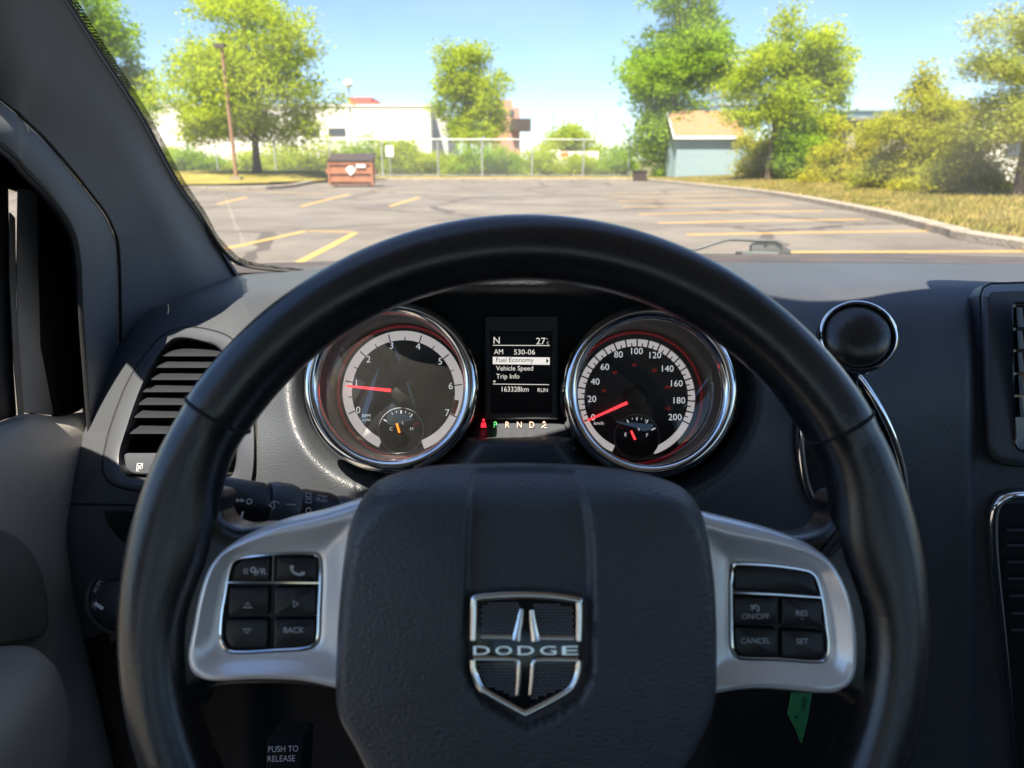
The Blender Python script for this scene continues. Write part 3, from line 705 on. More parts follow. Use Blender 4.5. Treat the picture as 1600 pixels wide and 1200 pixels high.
fk = np.concatenate([np.linspace(0, .35, 34)**1.15, np.linspace(.35, 1, NK-34+1)[1:]]); fk[33] = .35**1.15
fk = np.sort(np.unique(np.round(np.concatenate([[0, .004, .012], np.linspace(.02, .995, NK)]), 4)))
loops = []
base = [W.w(ac.x+ed[i, 0], ac.y+ed[i, 1], -.012) for i in range(NA)]; loops.append(base)
for f in fk:
    X = ac.x+ed[:, 0]*(1-f); Y = ac.y+ed[:, 1]*(1-f); n = airbag_n(X, Y, np.full(NA, f), ths)
    loops.append([W.w(X[i], Y[i], n[i]) for i in range(NA)])
b = MB(); b.loft(loops, M['airbag'], cap1=True); ab = b.build('airbag_cover', sw, smooth=60)
# badge
EN = .0392
def ep(cx, cy): return W.hit(700+cx/4.617, 900+cy/4.617, EN)
def epx(l): return [ep(*p) for p in l]
plate = [(175,165),(200,140),(380,127),(555,124),(740,132),(935,160),(958,190),(965,560),(955,690),(920,790),(870,850),(560,1015),(250,848),(200,760),(176,640)]
b = MB(); b.slab(W, epx(plate), EN-.006, EN, .0006, M['gloss'], back=True); bd = b.build('shield_badge', ab)
b = MB()
for cell in ([(235,200),(520,190),(480,440),(235,440)], [(610,190),(900,215),(900,450),(650,445)], [(215,615),(500,620),(505,880),(270,790),(225,720)], [(615,625),(920,625),(895,760),(860,800),(600,900)]):
    poly = epx(cell); xs = [p[0] for p in poly]; ys = [p[1] for p in poly]; s = .00145; r_ = 0
    y = min(ys)
    while y < max(ys):
        x = min(xs) + (s/2 if r_ % 2 else 0)
        while x < max(xs):
            if inpoly(x, y, poly): b.lathe(W, x, y, [(.00050, EN+.0001), (.0003, EN+.00045)], M['badge_dot'], 6, cap=True)
            x += s
        y += s*.87; r_ += 1
b.build('badge_mesh', ab)
b = MB(); ch = M['chrome']
def bar(pts, r, taper=None, k=5, sm=True):
    P = [Vector((*p, 0)) for p in pts]; P = spl(P, k, False) if sm else P; m = len(P)
    rr = [(r if taper is None else taper[0]+(taper[1]-taper[0])*i/(m-1))/4.617*.405/FPX for i in range(m)]
    b.tube([W.w(*ep(p.x, p.y), EN+.0009) for p in P], rr, ch, n=10, flat=.7, up=W.N)
bar([(185,455),(188,300),(190,180),(215,155),(380,138),(555,134),(740,142),(925,170),(945,200),(948,320),(945,460)], 17)
bar([(235,436),(350,438),(480,440)], 13); bar([(495,455),(515,340),(530,235)], 0, (26, 9)); bar([(650,443),(780,446),(905,448)], 13); bar([(632,460),(612,340),(602,240)], 0, (22, 9))
bar([(185,600),(190,690),(225,780),(270,830),(400,905),(556,992)], 17); bar([(556,992),(700,920),(860,828),(910,770),(938,690),(945,605)], 17)
bar([(185,592),(340,593),(470,597),(505,625),(510,740),(500,850)], 0, (15, 9)); bar([(940,602),(780,600),(650,602),(615,630),(605,740),(595,850)], 0, (15, 9))
b.build('badge_frame', ab)
b = MB()
for ch_, cx in (('D', 243), ('O', 402), ('D', 562), ('G', 722), ('E', 880)):
    v, f, w_, h_ = text_data(ch_); ax, ay = ep(cx, 534); kx = 118/4.617*.295/FPX/w_; ky = 62/4.617*.295/FPX/h_
    b.add([W.w(ax+x*kx, ay+y*ky, EN+.0006) for x, y in v], f, M['dark_chrome'])
b.build('badge_letters', ab)
# column shroud behind the wheel
b = MB()
for r0, r1, p0, p1 in ((.052, .062, -.015, -.13), (.062, .075, -.13, -.28)): b.cyl(W.w(0, -.012, p0), W.w(0, -.03, p1), r0, r1, M['black'], 32)
b.build('column_shroud', sw, smooth=60)

# ------------------------------------------------------------------ wiper stalk
stl = thing('wiper_stalk', 'black wiper stalk with white wiper symbols left of the steering column', 'control stalk', at(450, 790, .43))
def sp(px, py, d=.42): return at(px, py, d)
A_, B_ = at(318, 783, .40), at(560, 815, .455)
ax = (B_-A_).normalized(); SL = (B_-A_).length
vv = (CU-ax*CU.dot(ax)).normalized(); nn = ax.cross(vv)
if nn.dot(CF) > 0: nn = -nn
SF = Frame(A_, ax, vv)
def sect(rad, t0, t1, name, mat, fl=.8):
    b = MB(); L = []
    for t, k in ((t0, .93), (t0+.004/SL, 1.0), (t1-.004/SL, 1.0), (t1, .93)):
        c = A_ + ax*(t*SL); L.append([c + vv*(math.sin(a)*rad*k) + nn*(math.cos(a)*rad*k*fl) for a in [2*math.pi*i/36 for i in range(36)]])
    b.loft(L, M[mat], cap0=True, cap1=True); return b
def stext(b, what, px, py, h=8, rad=.0115):
    pass
def spos(px, py, off):                 # a point of the stalk's front surface, as along / across
    r = ray(px, py); t = (off - (EYE-SF.O).dot(SF.N))/r.dot(SF.N); p = EYE+r*t-SF.O; return (p.dot(SF.U), p.dot(SF.V))
RS = .0155
b = sect(RS, -.1, .36, 'stalk_tip', 'button')
o_n = RS*.8+.0006
def sstrip(pts, w, closed=False): b.strip(SF, [spos(x, y, o_n) for x, y in pts], w*.42/FPX, o_n, M['white_ink'], closed)
def wiper_icon(cx, cy, s):
    sstrip([(cx-s, cy-s*.3), (cx-s*.4, cy-s*.8), (cx+s*.4, cy-s*.8), (cx+s, cy-s*.2), (cx+s*.45, cy+s*.5), (cx-s*.45, cy+s*.5)], 1.5, True); sstrip([(cx+s*.05, cy+s*.8), (cx-s*.3, cy-s*.7)], 1.5); sstrip([(cx+s*.05, cy+s*.8), (cx+s*.3, cy+s*.3)], 1.5)
wiper_icon(357.5, 779.5, 8)
for cx in (372, 379): b.add([SF.w(*spos(x, y, o_n), o_n) for x, y in ((cx-3, 778.5), (cx-3, 785), (cx+4, 782))], [(0, 1, 2)], M['white_ink'])
b.add([SF.w(*spos(x, y, o_n), o_n) for x, y in ((341, 774), (341, 780.5), (347, 777.5))], [(0, 1, 2)], M['white_ink'])
cxy = spos(389.5, 783.5, o_n); b.arc(SF, *cxy, .0011, .0017, 0, 360, o_n, M['white_ink'], 18); sstrip([(380, 799), (374, 818)], 3.4)
b.build('stalk_tip', stl)
b = sect(.0172, .36, .545, 'stalk_ring', 'dash2'); b.build('stalk_ring', stl)
b = sect(.0155, .545, .80, 'stalk_body', 'button'); o_n = .0155*.8+.0006
wiper_icon(430, 790.5, 8.5); sstrip([(419, 789), (423, 791)], 1.5)
sstrip([(447, 788), (461, 788.5), (460, 797), (449, 797)], 1.5, True); sstrip([(454, 800), (450, 791)], 1.5); sstrip([(463.5, 796), (466.5, 797)], 1.5); b.build('stalk_body', stl)
b = sect(.0150, .80, 1.25, 'stalk_base', 'dash2'); o_n = .0150*.8+.0006
for cy in (773, 782): sstrip([(478, cy-3), (486, cy-2), (486, cy+4), (478, cy+3)], 1.4, True)
cxy = spos(482, 797.5, o_n); b.arc(SF, *cxy, .0012, .0018, 0, 360, o_n, M['white_ink'], 18)
a_, b_ = spos(503, 781.5, o_n); b.text(SF, 'PUSH', a_, b_, o_n, 5.2*.43/FPX, M['white_ink']); a_, b_ = spos(503, 775, o_n); b.text(SF, 'WASH', a_, b_, o_n, 4.2*.43/FPX, M['white_ink']); b.build('stalk_base', stl)

# ------------------------------------------------------------------ gear shifter
kc = at(1340, 526, .52); gs = thing('gear_shifter', 'round black gear knob with a chrome ring on the dash right of the steering wheel', 'gear shifter', kc)
kx = (CR*(-.18)+CU*.20-CF).normalized(); KU = (CR - kx*CR.dot(kx)).normalized(); KF = Frame(kc, KU, kx.cross(KU))
if KF.N.dot(CF) > 0: KF.V = -KF.V; KF.N = -KF.N
kr = 57.5*.52/FPX
b = MB(); b.lathe(KF, 0, 0, [(kr*.35, -.034), (kr*.62, -.030), (kr*.88, -.020), (kr*1.0, -.008), (kr*.985, -.001), (kr*.93, .0015)], M['gloss'], 64); kn = b.build('knob', gs, smooth=60)
b = MB(); b.lathe(KF, 0, 0, [(kr*1.0, -.0035), (kr*1.015, -.0005), (kr*1.0, .0022), (kr*.95, .0034), (kr*.91, .0026), (kr*.90, .0005)], M['chrome'], 72); b.build('chrome_ring', gs, smooth=60)
b = MB(); b.lathe(KF, 0, 0, [(kr*.91*math.sin(t), .0012+.0085*(math.cos(t)-math.cos(1.2))/(1-math.cos(1.2))) for t in [math.asin(1)*.999*(1-i/12) for i in range(12)]], M['leather'], 64, cap=True); b.build('knob_cap', gs, smooth=60)
b = MB(); b.tube([KF.w(0, 0, -.028), at(1318, 600, .565), at(1305, 680, .60)], [.011, .010, .010], M['gloss'], n=16); b.build('lever', gs)

# ------------------------------------------------------------------ small things under the wheel
b = MB(); TF = Frame(at(1250, 1120, .47), CR + CF*.25, CU)
tp_ = [TF.hit(x, y) for x, y in ((1240,1060),(1270,1062),(1268,1083),(1262,1120),(1252,1161),(1244,1140),(1231,1116),(1237,1085))]
b.slab(TF, tp_, -.0008, .0008, .0003, M['green_tag'], back=True); b.lathe(TF, *TF.hit(1243, 1119), [(.0011, .0009), (.0004, .00095)], M['seam'], 14, cap=True)
b.text(TF, '0000', *TF.hit(1255, 1098), .0011, .003, M['seam'], rot=R(78))
b.build('key_tag', label='green plastic key tag hanging below the right spoke of the steering wheel', category='key tag')
b = MB(); BF = Frame(at(445, 1180, .55), CR+CF*.05, CU+CF*.1)
b.slab(BF, BF.hits([tuple(p) for p in rounded([(418,1150),(476,1150),(472,1240),(413,1240)], 8)]), -.03, .002, .002, M['knee'], back=True)
for s, y, dx in (('PUSH TO', 1168, 0), ('RELEASE', 1183, -3)): b.text(BF, s, *BF.hit(444+dx, y), .0026, 9*.55/FPX, M['grey_ink'], wide=.9)
b.build('brake_release_handle', label='black handle under the dash marked PUSH TO RELEASE', category='brake handle')
# ------------------------------------------------------------------ car shell: pillar, windshield, door, roof
car = thing('car_body', 'dark trimmed windshield pillar, roof and cowl of the car the photograph is taken from', 'car body', (0.37, 0.6, 0.0))
def net_mesh(cols, mat, name, parent, ks=(8, 10), close_back=None, smooth=60):
    A = np.array(cols, float); A = cr_axis(A, ks[0]); A = np.swapaxes(cr_axis(np.swapaxes(A, 0, 1), ks[1]), 0, 1)
    b = MB(); L = [[at(*A[i, j]) for j in range(A.shape[1])] for i in range(A.shape[0])]
    if close_back is not None: L = [[p + close_back for p in L[0]]] + L
    b.loft(L, M[mat], closed=False); return b.build(name, parent, smooth=smooth)
PE = [(20,-130,.47),(103,0,.552),(156,84,.616),(219,181,.709),(272,278,.837),(312,337,.939),(345,390,1.05),(376,440,1.09)]
PC = [(-60,-130,.455),(34,0,.530),(100,94,.597),(170,187,.68),(235,281,.785),(272,350,.86),(300,400,.92),(318,490,.96)]
PM = [(-150,-60,.455),(10,70,.525),(75,140,.580),(130,210,.640),(195,295,.725),(232,360,.79),(250,420,.83),(254,560,.86)]
PS = [(-200,0,.48),(0,153,.545),(39,187,.572),(78,225,.602),(140,300,.668),(175,353,.718),(187,420,.752),(188,660,.80)]
PC = [(x, y, d-.022*(d/.7)) for x, y, d in PC]; PM = [(x, y, d-.006) for x, y, d in PM]
EG = [(x+3, y-2, d+.035) for x, y, d in PE]
E2 = [(x-7, y+4, d-.004) for x, y, d in PE]
net_mesh([EG, PE, E2, PC, PM, PS], 'pillar', 'pillar_trim', car)
PF = [(-200,80,.45),(0,228,.525),(37,265,.553),(78,309,.583),(110,357,.615),(122,410,.640),(126,500,.665),(142,720,.70)]
PB = [(a[0]*.5+c[0]*.5+3, a[1]*.5+c[1]*.5-6, a[2]*.5+c[2]*.5-.012) for a, c in zip(PS, PF)]
PSg = [(x-2, y+2, d+.004) for x, y, d in PS]
PFb = [(x-1, y+2, d+.03) for x, y, d in PF]
net_mesh([PSg, PB, PF, PFb], 'pillar', 'door_opening_trim', car)
net_mesh([PFb, [(x-6, y+5, d+.07) for x, y, d in PF], [(x-8, y+7, d+.13) for x, y, d in PF]], 'rubber', 'door_frame', car)
b = MB(); b.tube([at(x, y, d+.001) for x, y, d in spl(PS, 6, False)], .0016, M['seam'], n=6); b.build('trim_gap', car)
b = MB(); b.tube([at(x+1, y-1, d-.001) for x, y, d in spl(PF, 6, False)], .0022, M['rubber'], n=8); b.build('door_seal', car)
# windshield
ws = thing('windshield', 'slightly dusty windshield with a dotted black edge band', 'windshield', (0.37, 1.2, 1.08))
WE = [at(x, y, d+.02) for x, y, d in ((420,424,1.13),(372,413,1.12),(345,390,1.05),(312,337,.939),(272,278,.837),(219,181,.709),(156,84,.616),(103,0,.552),(20,-130,.47))]
hd = Vector((-.27, .17, 1.61)); WE.append(hd); WEs = spl(WE, 5, False)
rows_ = []
for i, p in enumerate(WEs):
    s = i/(len(WEs)-1); row = []
    for j in range(41):
        u = j/40; x = p.x + (0.74-2*p.x)*u
        row.append(Vector((x, p.y + (.11*(1-s)+.23*s)*abs(math.sin(math.pi*u))**(.8+.9*s), p.z-.004*math.sin(math.pi*u))))
    rows_.append(row)
b = MB(); b.loft(rows_, M['glass'], closed=False); b.build('glass', ws, smooth=80)
t = NT('dotted_frit'); t.n.remove(t.p); tc = t.new('ShaderNodeTexCoord'); vo = t.new('ShaderNodeTexVoronoi', i_Scale=520.0); vo.inputs['Randomness'].default_value = .15
t.ln(tc.outputs['Object'], vo.inputs['Vector']); cmpn = t.new('ShaderNodeMath', operation='LESS_THAN'); cmpn.inputs[1].default_value = .56; t.ln(vo.outputs['Distance'], cmpn.inputs[0])
tr = t.new('ShaderNodeBsdfTransparent'); df = t.new('ShaderNodeBsdfDiffuse'); df.inputs[0].default_value = (.012, .011, .011, 1); mx = t.new('ShaderNodeMixShader')
t.ln(cmpn.outputs[0], mx.inputs[0]); t.ln(tr.outputs[0], mx.inputs[1]); t.ln(df.outputs[0], mx.inputs[2]); t.ln(mx.outputs[0], t.out.inputs[0]); M['frit'] = t.m
FE = [(475,425,1.125),(420,421,1.12),(372,412,1.11),(348,392,1.05),(331,369,1.0),(312,337,.939),(272,278,.837),(219,181,.709),(156,84,.616),(103,0,.552),(20,-130,.47)]
FO = [(475,420,1.125),(422,415,1.12),(380,405,1.11),(357,386,1.05),(339,365,1.0),(322,333,.939),(283,273,.837),(232,176,.709),(170,79,.616),(118,-4,.552),(36,-134,.47)]
fe = spl(FE, 6, False); fo_ = spl(FO, 6, False)
b = MB(); b.loft([[at(p.x, p.y, p.z+.012) for p in fe], [at(p.x, p.y, p.z+.012) for p in fo_]], M['frit'], closed=False); b.build('frit_band', ws)
b = MB(); b.tube([at(p.x+1, p.y, p.z+.008) for p in fe], .0028, M['rubber'], n=8); b.build('glass_seal', ws)
# cowl and hood outside the glass
def cowl_py(px): return float(np.interp(px, [300, 480, 800, 1140, 1400, 1600, 2200], [416, 409, 398, 395.5, 396, 401, 412]))
b = MB(); xs_ = np.linspace(250, 2250, 50)
prof = []
prof.append([aty(x, float(np.interp(x, [250, 480, 800, 1200, 1700, 2250], [428, 425, 413, 413.5, 416, 428])), 1.12) for x in xs_])
prof.append([aty(x, float(np.interp(x, [250, 480, 800, 1200, 1700, 2250], [425, 422, 409.5, 409, 411.5, 424])), 1.24) for x in xs_])
prof.append([aty(x, cowl_py(x)+4.5+1.2*math.sin(x*.02), 1.36) for x in xs_])
prof.append([aty(x, cowl_py(x)+.8*math.sin(x*.013), 1.46) for x in xs_])
prof.append([aty(x, cowl_py(x), 1.50) - Vector((0, 0, .02)) for x in xs_])
prof.append([aty(x, cowl_py(x), 1.50) + Vector((0, .03, -.06)) for x in xs_])
b.loft([[p - Vector((0, 0, .0)) for p in l] for l in prof], M['cowl'], closed=False); b.build('cowl_panel', car, smooth=50)
b = MB(); L = []
for y, z in ((1.53, 1.0), (1.7, .985), (2.0, .93), (2.25, .84), (2.32, .6), (2.32, .3)):
    L.append([Vector((.37+x, y-.12*(x/.85)**2, z-.05*(x/.85)**2)) for x in np.linspace(-.88, .88, 17)])
b.loft(L, M['paint'], closed=False); b.build('hood', car, smooth=50)
b = MB(); L = []
for y, z in ((.17, 1.61), (.12, 1.62), (.03, 1.635), (-.3, 1.67), (-1.2, 1.69), (-2.3, 1.66), (-2.75, 1.60)):
    L.append([Vector((.37+x, y + .23*abs(math.sin(math.pi*(x/1.28+.5)))**1.7*(1 if y > -.05 else 0), z-.05*(x/.66)**4)) for x in np.linspace(-.64, .64, 21)])  # front edge, out of view, bowed forward to shade right gauge and dash
b.loft(L, M['liner'], closed=False); L2 = [[p+Vector((0, .02 if i == 0 else 0, .03)) for p in l] for i, l in enumerate(L)]; b.loft([L[0], L2[0]], M['liner'], closed=False); b.loft(L2[::-1], M['paint'], closed=False); b.build('roof', car, smooth=60)
def side(name, s, pts, mat, th=.03):            # plate standing along the car's flank; pts = (y, z)
    b = MB(); w = [(y, z) for y, z in pts]
    def X(z): return (.37 + s*(.81 if z < 1.06 else .81 - (z-1.06)/.54*.16))
    A = [Vector((X(z), y, z)) for y, z in w]; B = [Vector((X(z)+s*th, y, z)) for y, z in w]
    b.loft([A, B], M[mat], cap0=True, cap1=True); return b.build(name, car)
for s in (-1, 1):
    side('roof_rail', s, [(.17, 1.57), (.17, 1.62), (-2.75, 1.62), (-2.75, 1.53), (.0, 1.53)], 'liner')
    side('centre_pillar', s, [(-.42, 1.53), (-.58, 1.53), (-.62, .3), (-.38, .3)], 'pillar')
    side('rear_pillar', s, [(-2.35, 1.53), (-2.75, 1.53), (-2.75, .3), (-2.45, .3), (-2.45, 1.06)], 'pillar')
side('flank_panel', 1, [(1.15, 1.04), (1.15, .25), (-2.75, .25), (-2.75, 1.04)], 'door')
side('flank_panel', -1, [(-.40, 1.04), (-.40, .25), (-2.75, .25), (-2.75, 1.04)], 'door')
side('flank_panel', -1, [(1.5, 1.0), (1.5, .25), (.80, .25), (.80, 1.0)], 'door')
b = MB(); b.box((.37, -.60, .30), (.84, 2.15, .02), M['carpet']); b.box((.37, 1.30, .66), (.80, .015, .38), M['carpet']); b.build('floor_pan', car)
b = MB(); b.box((.37, -2.76, .68), (.80, .02, .38), M['door']); b.build('tailgate', car)

for s in (-1, 1):                               # dark privacy glass behind the front seats
    b = MB(); Xg = lambda z: .37+s*(.805 if z < 1.06 else .805-(z-1.06)/.54*.16)
    b.add([(Xg(z), y, z) for y, z in ((-.60, 1.04), (-2.42, 1.04), (-2.38, 1.54), (-.57, 1.54))], [(0, 1, 2, 3)], M['privacy']); b.build('privacy_glass', car)
b = MB(); b.add([(.37+x, -2.77, z) for x, z in ((-.74, 1.06), (.74, 1.06), (.60, 1.60), (-.60, 1.60))], [(0, 1, 2, 3)], M['privacy']); b.build('privacy_glass', car)
b = MB(); b.add([(1.175, .95, 1.06), (1.175, -.40, 1.05), (1.02, -.40, 1.54), (1.02, .12, 1.54)], [(0, 1, 2, 3)], M['sideglass']); b.build('window_glass', car)
mirror = thing('shade_mirror', 'unseen rear view mirror added above the dashboard to shade its right side', 'mirror', (.44, .44, 1.49))  # out of view; placed and sized to throw shade on the right dash
mf = Frame(Vector((.44, .44, 1.475)), Vector((1, -.25, 0)), Vector((.0, .18, 1)))
b = MB(); b.slab(mf, [tuple(p) for p in rounded([(-.125, -.04), (.125, -.04), (.125, .04), (-.125, .04)], .03)], -.045, .0, .01, M['black'], back=True); mb_o = b.build('housing', mirror)
b = MB(); b.tube([mf.w(0, .01, -.04), mf.w(0, .06, -.07)], .012, M['black'], n=10); b.build('stem', mirror)
b = MB(); b.slab(mf, [tuple(p) for p in rounded([(-.115, -.032), (.115, -.032), (.115, .032), (-.115, .032)], .026)], .0, .001, .0005, M['chrome']); b.build('mirror_glass', mirror)

# driver's door
door = thing('driver_door', "driver's door with grey window post, grained panel and armrest", 'car door', (-.42, .3, .3))
def dx(px, x): return -x*FPX/(800-px)
cols = []
for px, by in ((-420, 800), (-200, 730), (-100, 696), (0, 664), (38, 648), (60, 648), (90, 651), (125, 645), (160, 645), (230, 645)):
    cols.append([(px, by-1, dx(px, -.470)), (px, by+2, dx(px, -.445)), (px, by+16, dx(px, -.428)), (px, by+60, dx(px, -.419)), (px, by+140, dx(px, -.414)), (px, by+230, dx(px, -.413)), (px, by+340, dx(px, -.420)), (px, by+700, dx(px, -.425))])
net_mesh(cols, 'door', 'door_panel', door, (6, 8))
ins = ccw([(-400,870),(-150,830),(0,827),(26,838),(48,860),(64,890),(74,935),(76,975),(70,992),(-150,1040),(-400,1100)])
def dd(x, y, off): return at(x, y, dx(x, -.413+off))
b = MB(); b.loft([[dd(x, y, -.004) for x, y in ins], [dd(x, y, .003) for x, y in ins], [dd(x, y, .0045) for x, y in inset(ins, 5)]], M['door_dark'], cap1=True); b.build('door_insert', door)
b = MB(); L = []
for y, k in ((-.30, 1), (.0, 1), (.20, 1), (.33, .99), (.40, .95), (.44, .86), (.462, .70), (.474, .45), (.478, .15)):
    cx, cz, hx, hz = -.40, .835, .062*k, .058*(.6+.4*k)
    L.append([Vector((cx+hx*math.copysign(abs(math.cos(a))**.55, math.cos(a)), y, cz+hz*math.copysign(abs(math.sin(a))**.55, math.sin(a)))) for a in [2*math.pi*i/32 for i in range(32)]])
b.loft(L, M['door'], cap0=True, cap1=True); b.build('armrest', door, smooth=60)
AF = Frame(Vector((-.398, .25, .895)), Vector((1, 0, 0)), Vector((0, 1, -.06)))
b = MB(); b.slab(AF, [tuple(p) for p in rounded([(-.03, -.2), (.026, -.2), (.026, .12), (.012, .155), (-.03, .155)], .012)], -.004, .006, .004, M['door_dark'], back=True); b.lathe(AF, -.01, .05, [(.008, .0065), (.007, .008)], M['gloss'], 20, cap=True); b.build('window_switch_pod', door)
def vpost(name, pts, x, mat, th=.02, bev=1.2):
    poly = ccw([tuple(p) for p in rounded(pts, 4, 3)]); b = MB()
    f = lambda p, o: at(p[0], p[1], dx(p[0], x)+o)
    b.loft([[f(p, th) for p in poly], [f(p, .001) for p in poly], [f(p, -.001) for p in inset(poly, bev)]], M[mat], cap1=True); return b.build(name, door)
vpost('window_post', [(27,294),(58,299),(60,420),(63,540),(84,649),(37,645),(28,560),(25,420)], -.455, 'frame')
vpost('shaded_sail', [(56,297),(78,312),(100,344),(118,385),(126,440),(132,560),(138,610),(128,640),(105,650),(80,651),(60,560),(57,420)], -.462, 'rubber', .01)  # black colour stands in for the shaded recess beside the post
vpost('glass_channel', [(14,330),(24,340),(26,480),(38,648),(28,650),(20,560),(14,430)], -.452, 'door_dark')
vpost('window_seal', [(-70,250),(-30,262),(13,290),(15,420),(20,560),(26,650),(11,654),(-10,662),(-70,600),(-70,520)], -.458, 'rubber')
vpost('belt_moulding', [(-300,782),(-100,700),(0,659),(38,644),(40,651),(0,669),(-100,712),(-300,796)], -.450, 'frame', .01)
vpost('upper_seal', [(-60,140),(0,215),(45,262),(75,305),(26,300),(2,292),(-60,262)], -.468, 'rubber', .01)
b = MB(); gq = [Vector((-.47, .62, 1.06)), Vector((-.47, -.40, 1.04)), Vector((-.31, -.40, 1.55)), Vector((-.31, .15, 1.55)), Vector((-.40, .40, 1.30))]
b.add(gq, [(0, 1, 2, 3, 4)], M['sideglass']); b.build('window_glass', door)

# wiper arm
wp = thing('windshield_wiper', 'grey windshield wiper arm resting at the foot of the windshield', 'wiper', at(1200, 392, 1.40))
b = MB(); wpts = [(1040,393),(1079,391),(1092,388.5),(1116,380.5),(1136,375),(1150,374.5),(1185,376),(1210,376.2),(1222,381)]
b.tube([at(p.x, p.y, 1.385) for p in spl([(x, y, 0) for x, y in wpts], 4, False)], .0030, M['wiper'], n=10); b.build('arm', wp)
WF = Frame(at(1200, 388, 1.395), CR, (CU*.9-CF*.3))
b = MB(); b.slab(WF, WF.hits([tuple(p) for p in rounded([(1173,398),(1174,384),(1180,378.5),(1190,377),(1210,377),(1222,382),(1235,390.5),(1236,398)], 3)]), -.012, .004, .002, M['wiper'], back=True); b.lathe(WF, *WF.hit(1195, 383), [(.003, .0045), (.002, .006)], M['rubber'], 14, cap=True); b.build('pivot_bracket', wp)
b = MB(); b.tube([at(1150, 396, 1.39), at(1158, 396.5, 1.39)], [.0045, .0045], M['rubber'], n=10); b.tube([at(1158, 396.5, 1.39), at(1215, 398, 1.39)], [.006, .006], M['wiper'], n=10); b.build('blade_holder', wp)
# ------------------------------------------------------------------ outside: ground
def grid_obj(name, rows, mat, **p):
    b = MB(); b.loft(rows, mat, closed=False); return b.build(name, None, smooth=60, **p)
def asphalt():
    t = NT('worn_asphalt'); tc = t.new('ShaderNodeTexCoord')
    n1 = t.new('ShaderNodeTexNoise', i_Scale=.42, i_Detail=9.0, i_Roughness=.68); n2 = t.new('ShaderNodeTexNoise', i_Scale=60.0, i_Detail=3.0)
    mp = t.new('ShaderNodeMapping'); mp.inputs['Scale'].default_value = (.9, .8, 1); t.ln(tc.outputs['Object'], mp.inputs[0]); t.ln(mp.outputs[0], n1.inputs['Vector']); t.ln(tc.outputs['Object'], n2.inputs['Vector'])
    cr = t.new('ShaderNodeValToRGB'); cr.color_ramp.elements[0].position = .34; cr.color_ramp.elements[0].color = (.098, .084, .072, 1); cr.color_ramp.elements[1].position = .68; cr.color_ramp.elements[1].color = (.205, .178, .148, 1); e_ = cr.color_ramp.elements.new(.50); e_.color = (.146, .131, .108, 1)
    t.ln(n1.outputs[0], cr.inputs[0])
    # wandering cracks sealed with tar, and pale dust
    vo = t.new('ShaderNodeTexVoronoi', feature='DISTANCE_TO_EDGE', i_Scale=.28); nz = t.new('ShaderNodeTexNoise', i_Scale=1.2, i_Detail=4.0); t.ln(tc.outputs['Object'], nz.inputs['Vector'])
    ad = t.new('ShaderNodeMix', data_type='VECTOR'); ad.inputs[0].default_value = .35; t.ln(tc.outputs['Object'], ad.inputs[4]); t.ln(nz.outputs['Color'], ad.inputs[5]); t.ln(ad.outputs[1], vo.inputs['Vector'])
    lt_ = t.new('ShaderNodeMath', operation='LESS_THAN'); lt_.inputs[1].default_value = .016; t.ln(vo.outputs['Distance'], lt_.inputs[0])
    m1 = t.new('ShaderNodeMix', data_type='RGBA', blend_type='MULTIPLY'); m1.inputs[0].default_value = .35; t.ln(cr.outputs[0], m1.inputs[6]); t.ln(n2.outputs[0], m1.inputs[7])
    m2 = t.new('ShaderNodeMix', data_type='RGBA'); m2.inputs[7].default_value = (.060, .051, .044, 1); t.ln(lt_.outputs[0], m2.inputs[0]); t.ln(m1.outputs[2], m2.inputs[6])
    t.ln(m2.outputs[2], t.p.inputs['Base Color']); setp(t.p, rough=.85); return t.m
def ground_mat(name, c0, c1, scale=2.0, c2=None):
    t = NT(name); tc = t.new('ShaderNodeTexCoord'); n1 = t.new('ShaderNodeTexNoise', i_Scale=scale, i_Detail=8.0, i_Roughness=.7); t.ln(tc.outputs['Object'], n1.inputs['Vector'])
    cr = t.new('ShaderNodeValToRGB'); cr.color_ramp.elements[0].position = .35; cr.color_ramp.elements[0].color = (*c0, 1); cr.color_ramp.elements[1].position = .68; cr.color_ramp.elements[1].color = (*c1, 1)
    if c2: e = cr.color_ramp.elements.new(.52); e.color = (*c2, 1)
    t.ln(n1.outputs[0], cr.inputs[0]); t.ln(cr.outputs[0], t.p.inputs['Base Color']); setp(t.p, rough=.95, spec=.1)
    bp = t.new('ShaderNodeBump'); bp.inputs['Strength'].default_value = .6; bp.inputs['Distance'].default_value = .05; n3 = t.new('ShaderNodeTexNoise', i_Scale=25.0, i_Detail=3.0); t.ln(tc.outputs['Object'], n3.inputs['Vector']); t.ln(n3.outputs[0], bp.inputs['Height']); t.ln(bp.outputs[0], t.p.inputs['Normal'])
    return t.m
M['asphalt'] = asphalt()
M['lawn'] = ground_mat('dry_lawn', (.12, .13, .03), (.36, .26, .11), .8, (.24, .19, .065))
M['lawn_g'] = ground_mat('green_lawn', (.13, .14, .025), (.34, .26, .08), .9, (.23, .19, .045))
M['soil'] = ground_mat('rough_ground', (.10, .11, .04), (.24, .21, .12), .5)
M['kerb'] = ground_mat('kerb_concrete', (.20, .175, .14), (.33, .29, .23), 3.0)
def line_paint():
    t = NT('worn_yellow_paint'); tc = t.new('ShaderNodeTexCoord'); n = t.new('ShaderNodeTexNoise', i_Scale=9.0, i_Detail=6.0, i_Roughness=.7); t.ln(tc.outputs['Object'], n.inputs['Vector'])
    cr = t.new('ShaderNodeValToRGB'); cr.color_ramp.elements[0].position = .30; cr.color_ramp.elements[0].color = (.19, .145, .09, 1); cr.color_ramp.elements[1].position = .44; cr.color_ramp.elements[1].color = (.50, .29, .06, 1)
    t.ln(n.outputs[0], cr.inputs[0]); t.ln(cr.outputs[0], t.p.inputs['Base Color']); setp(t.p, rough=.8); return t.m
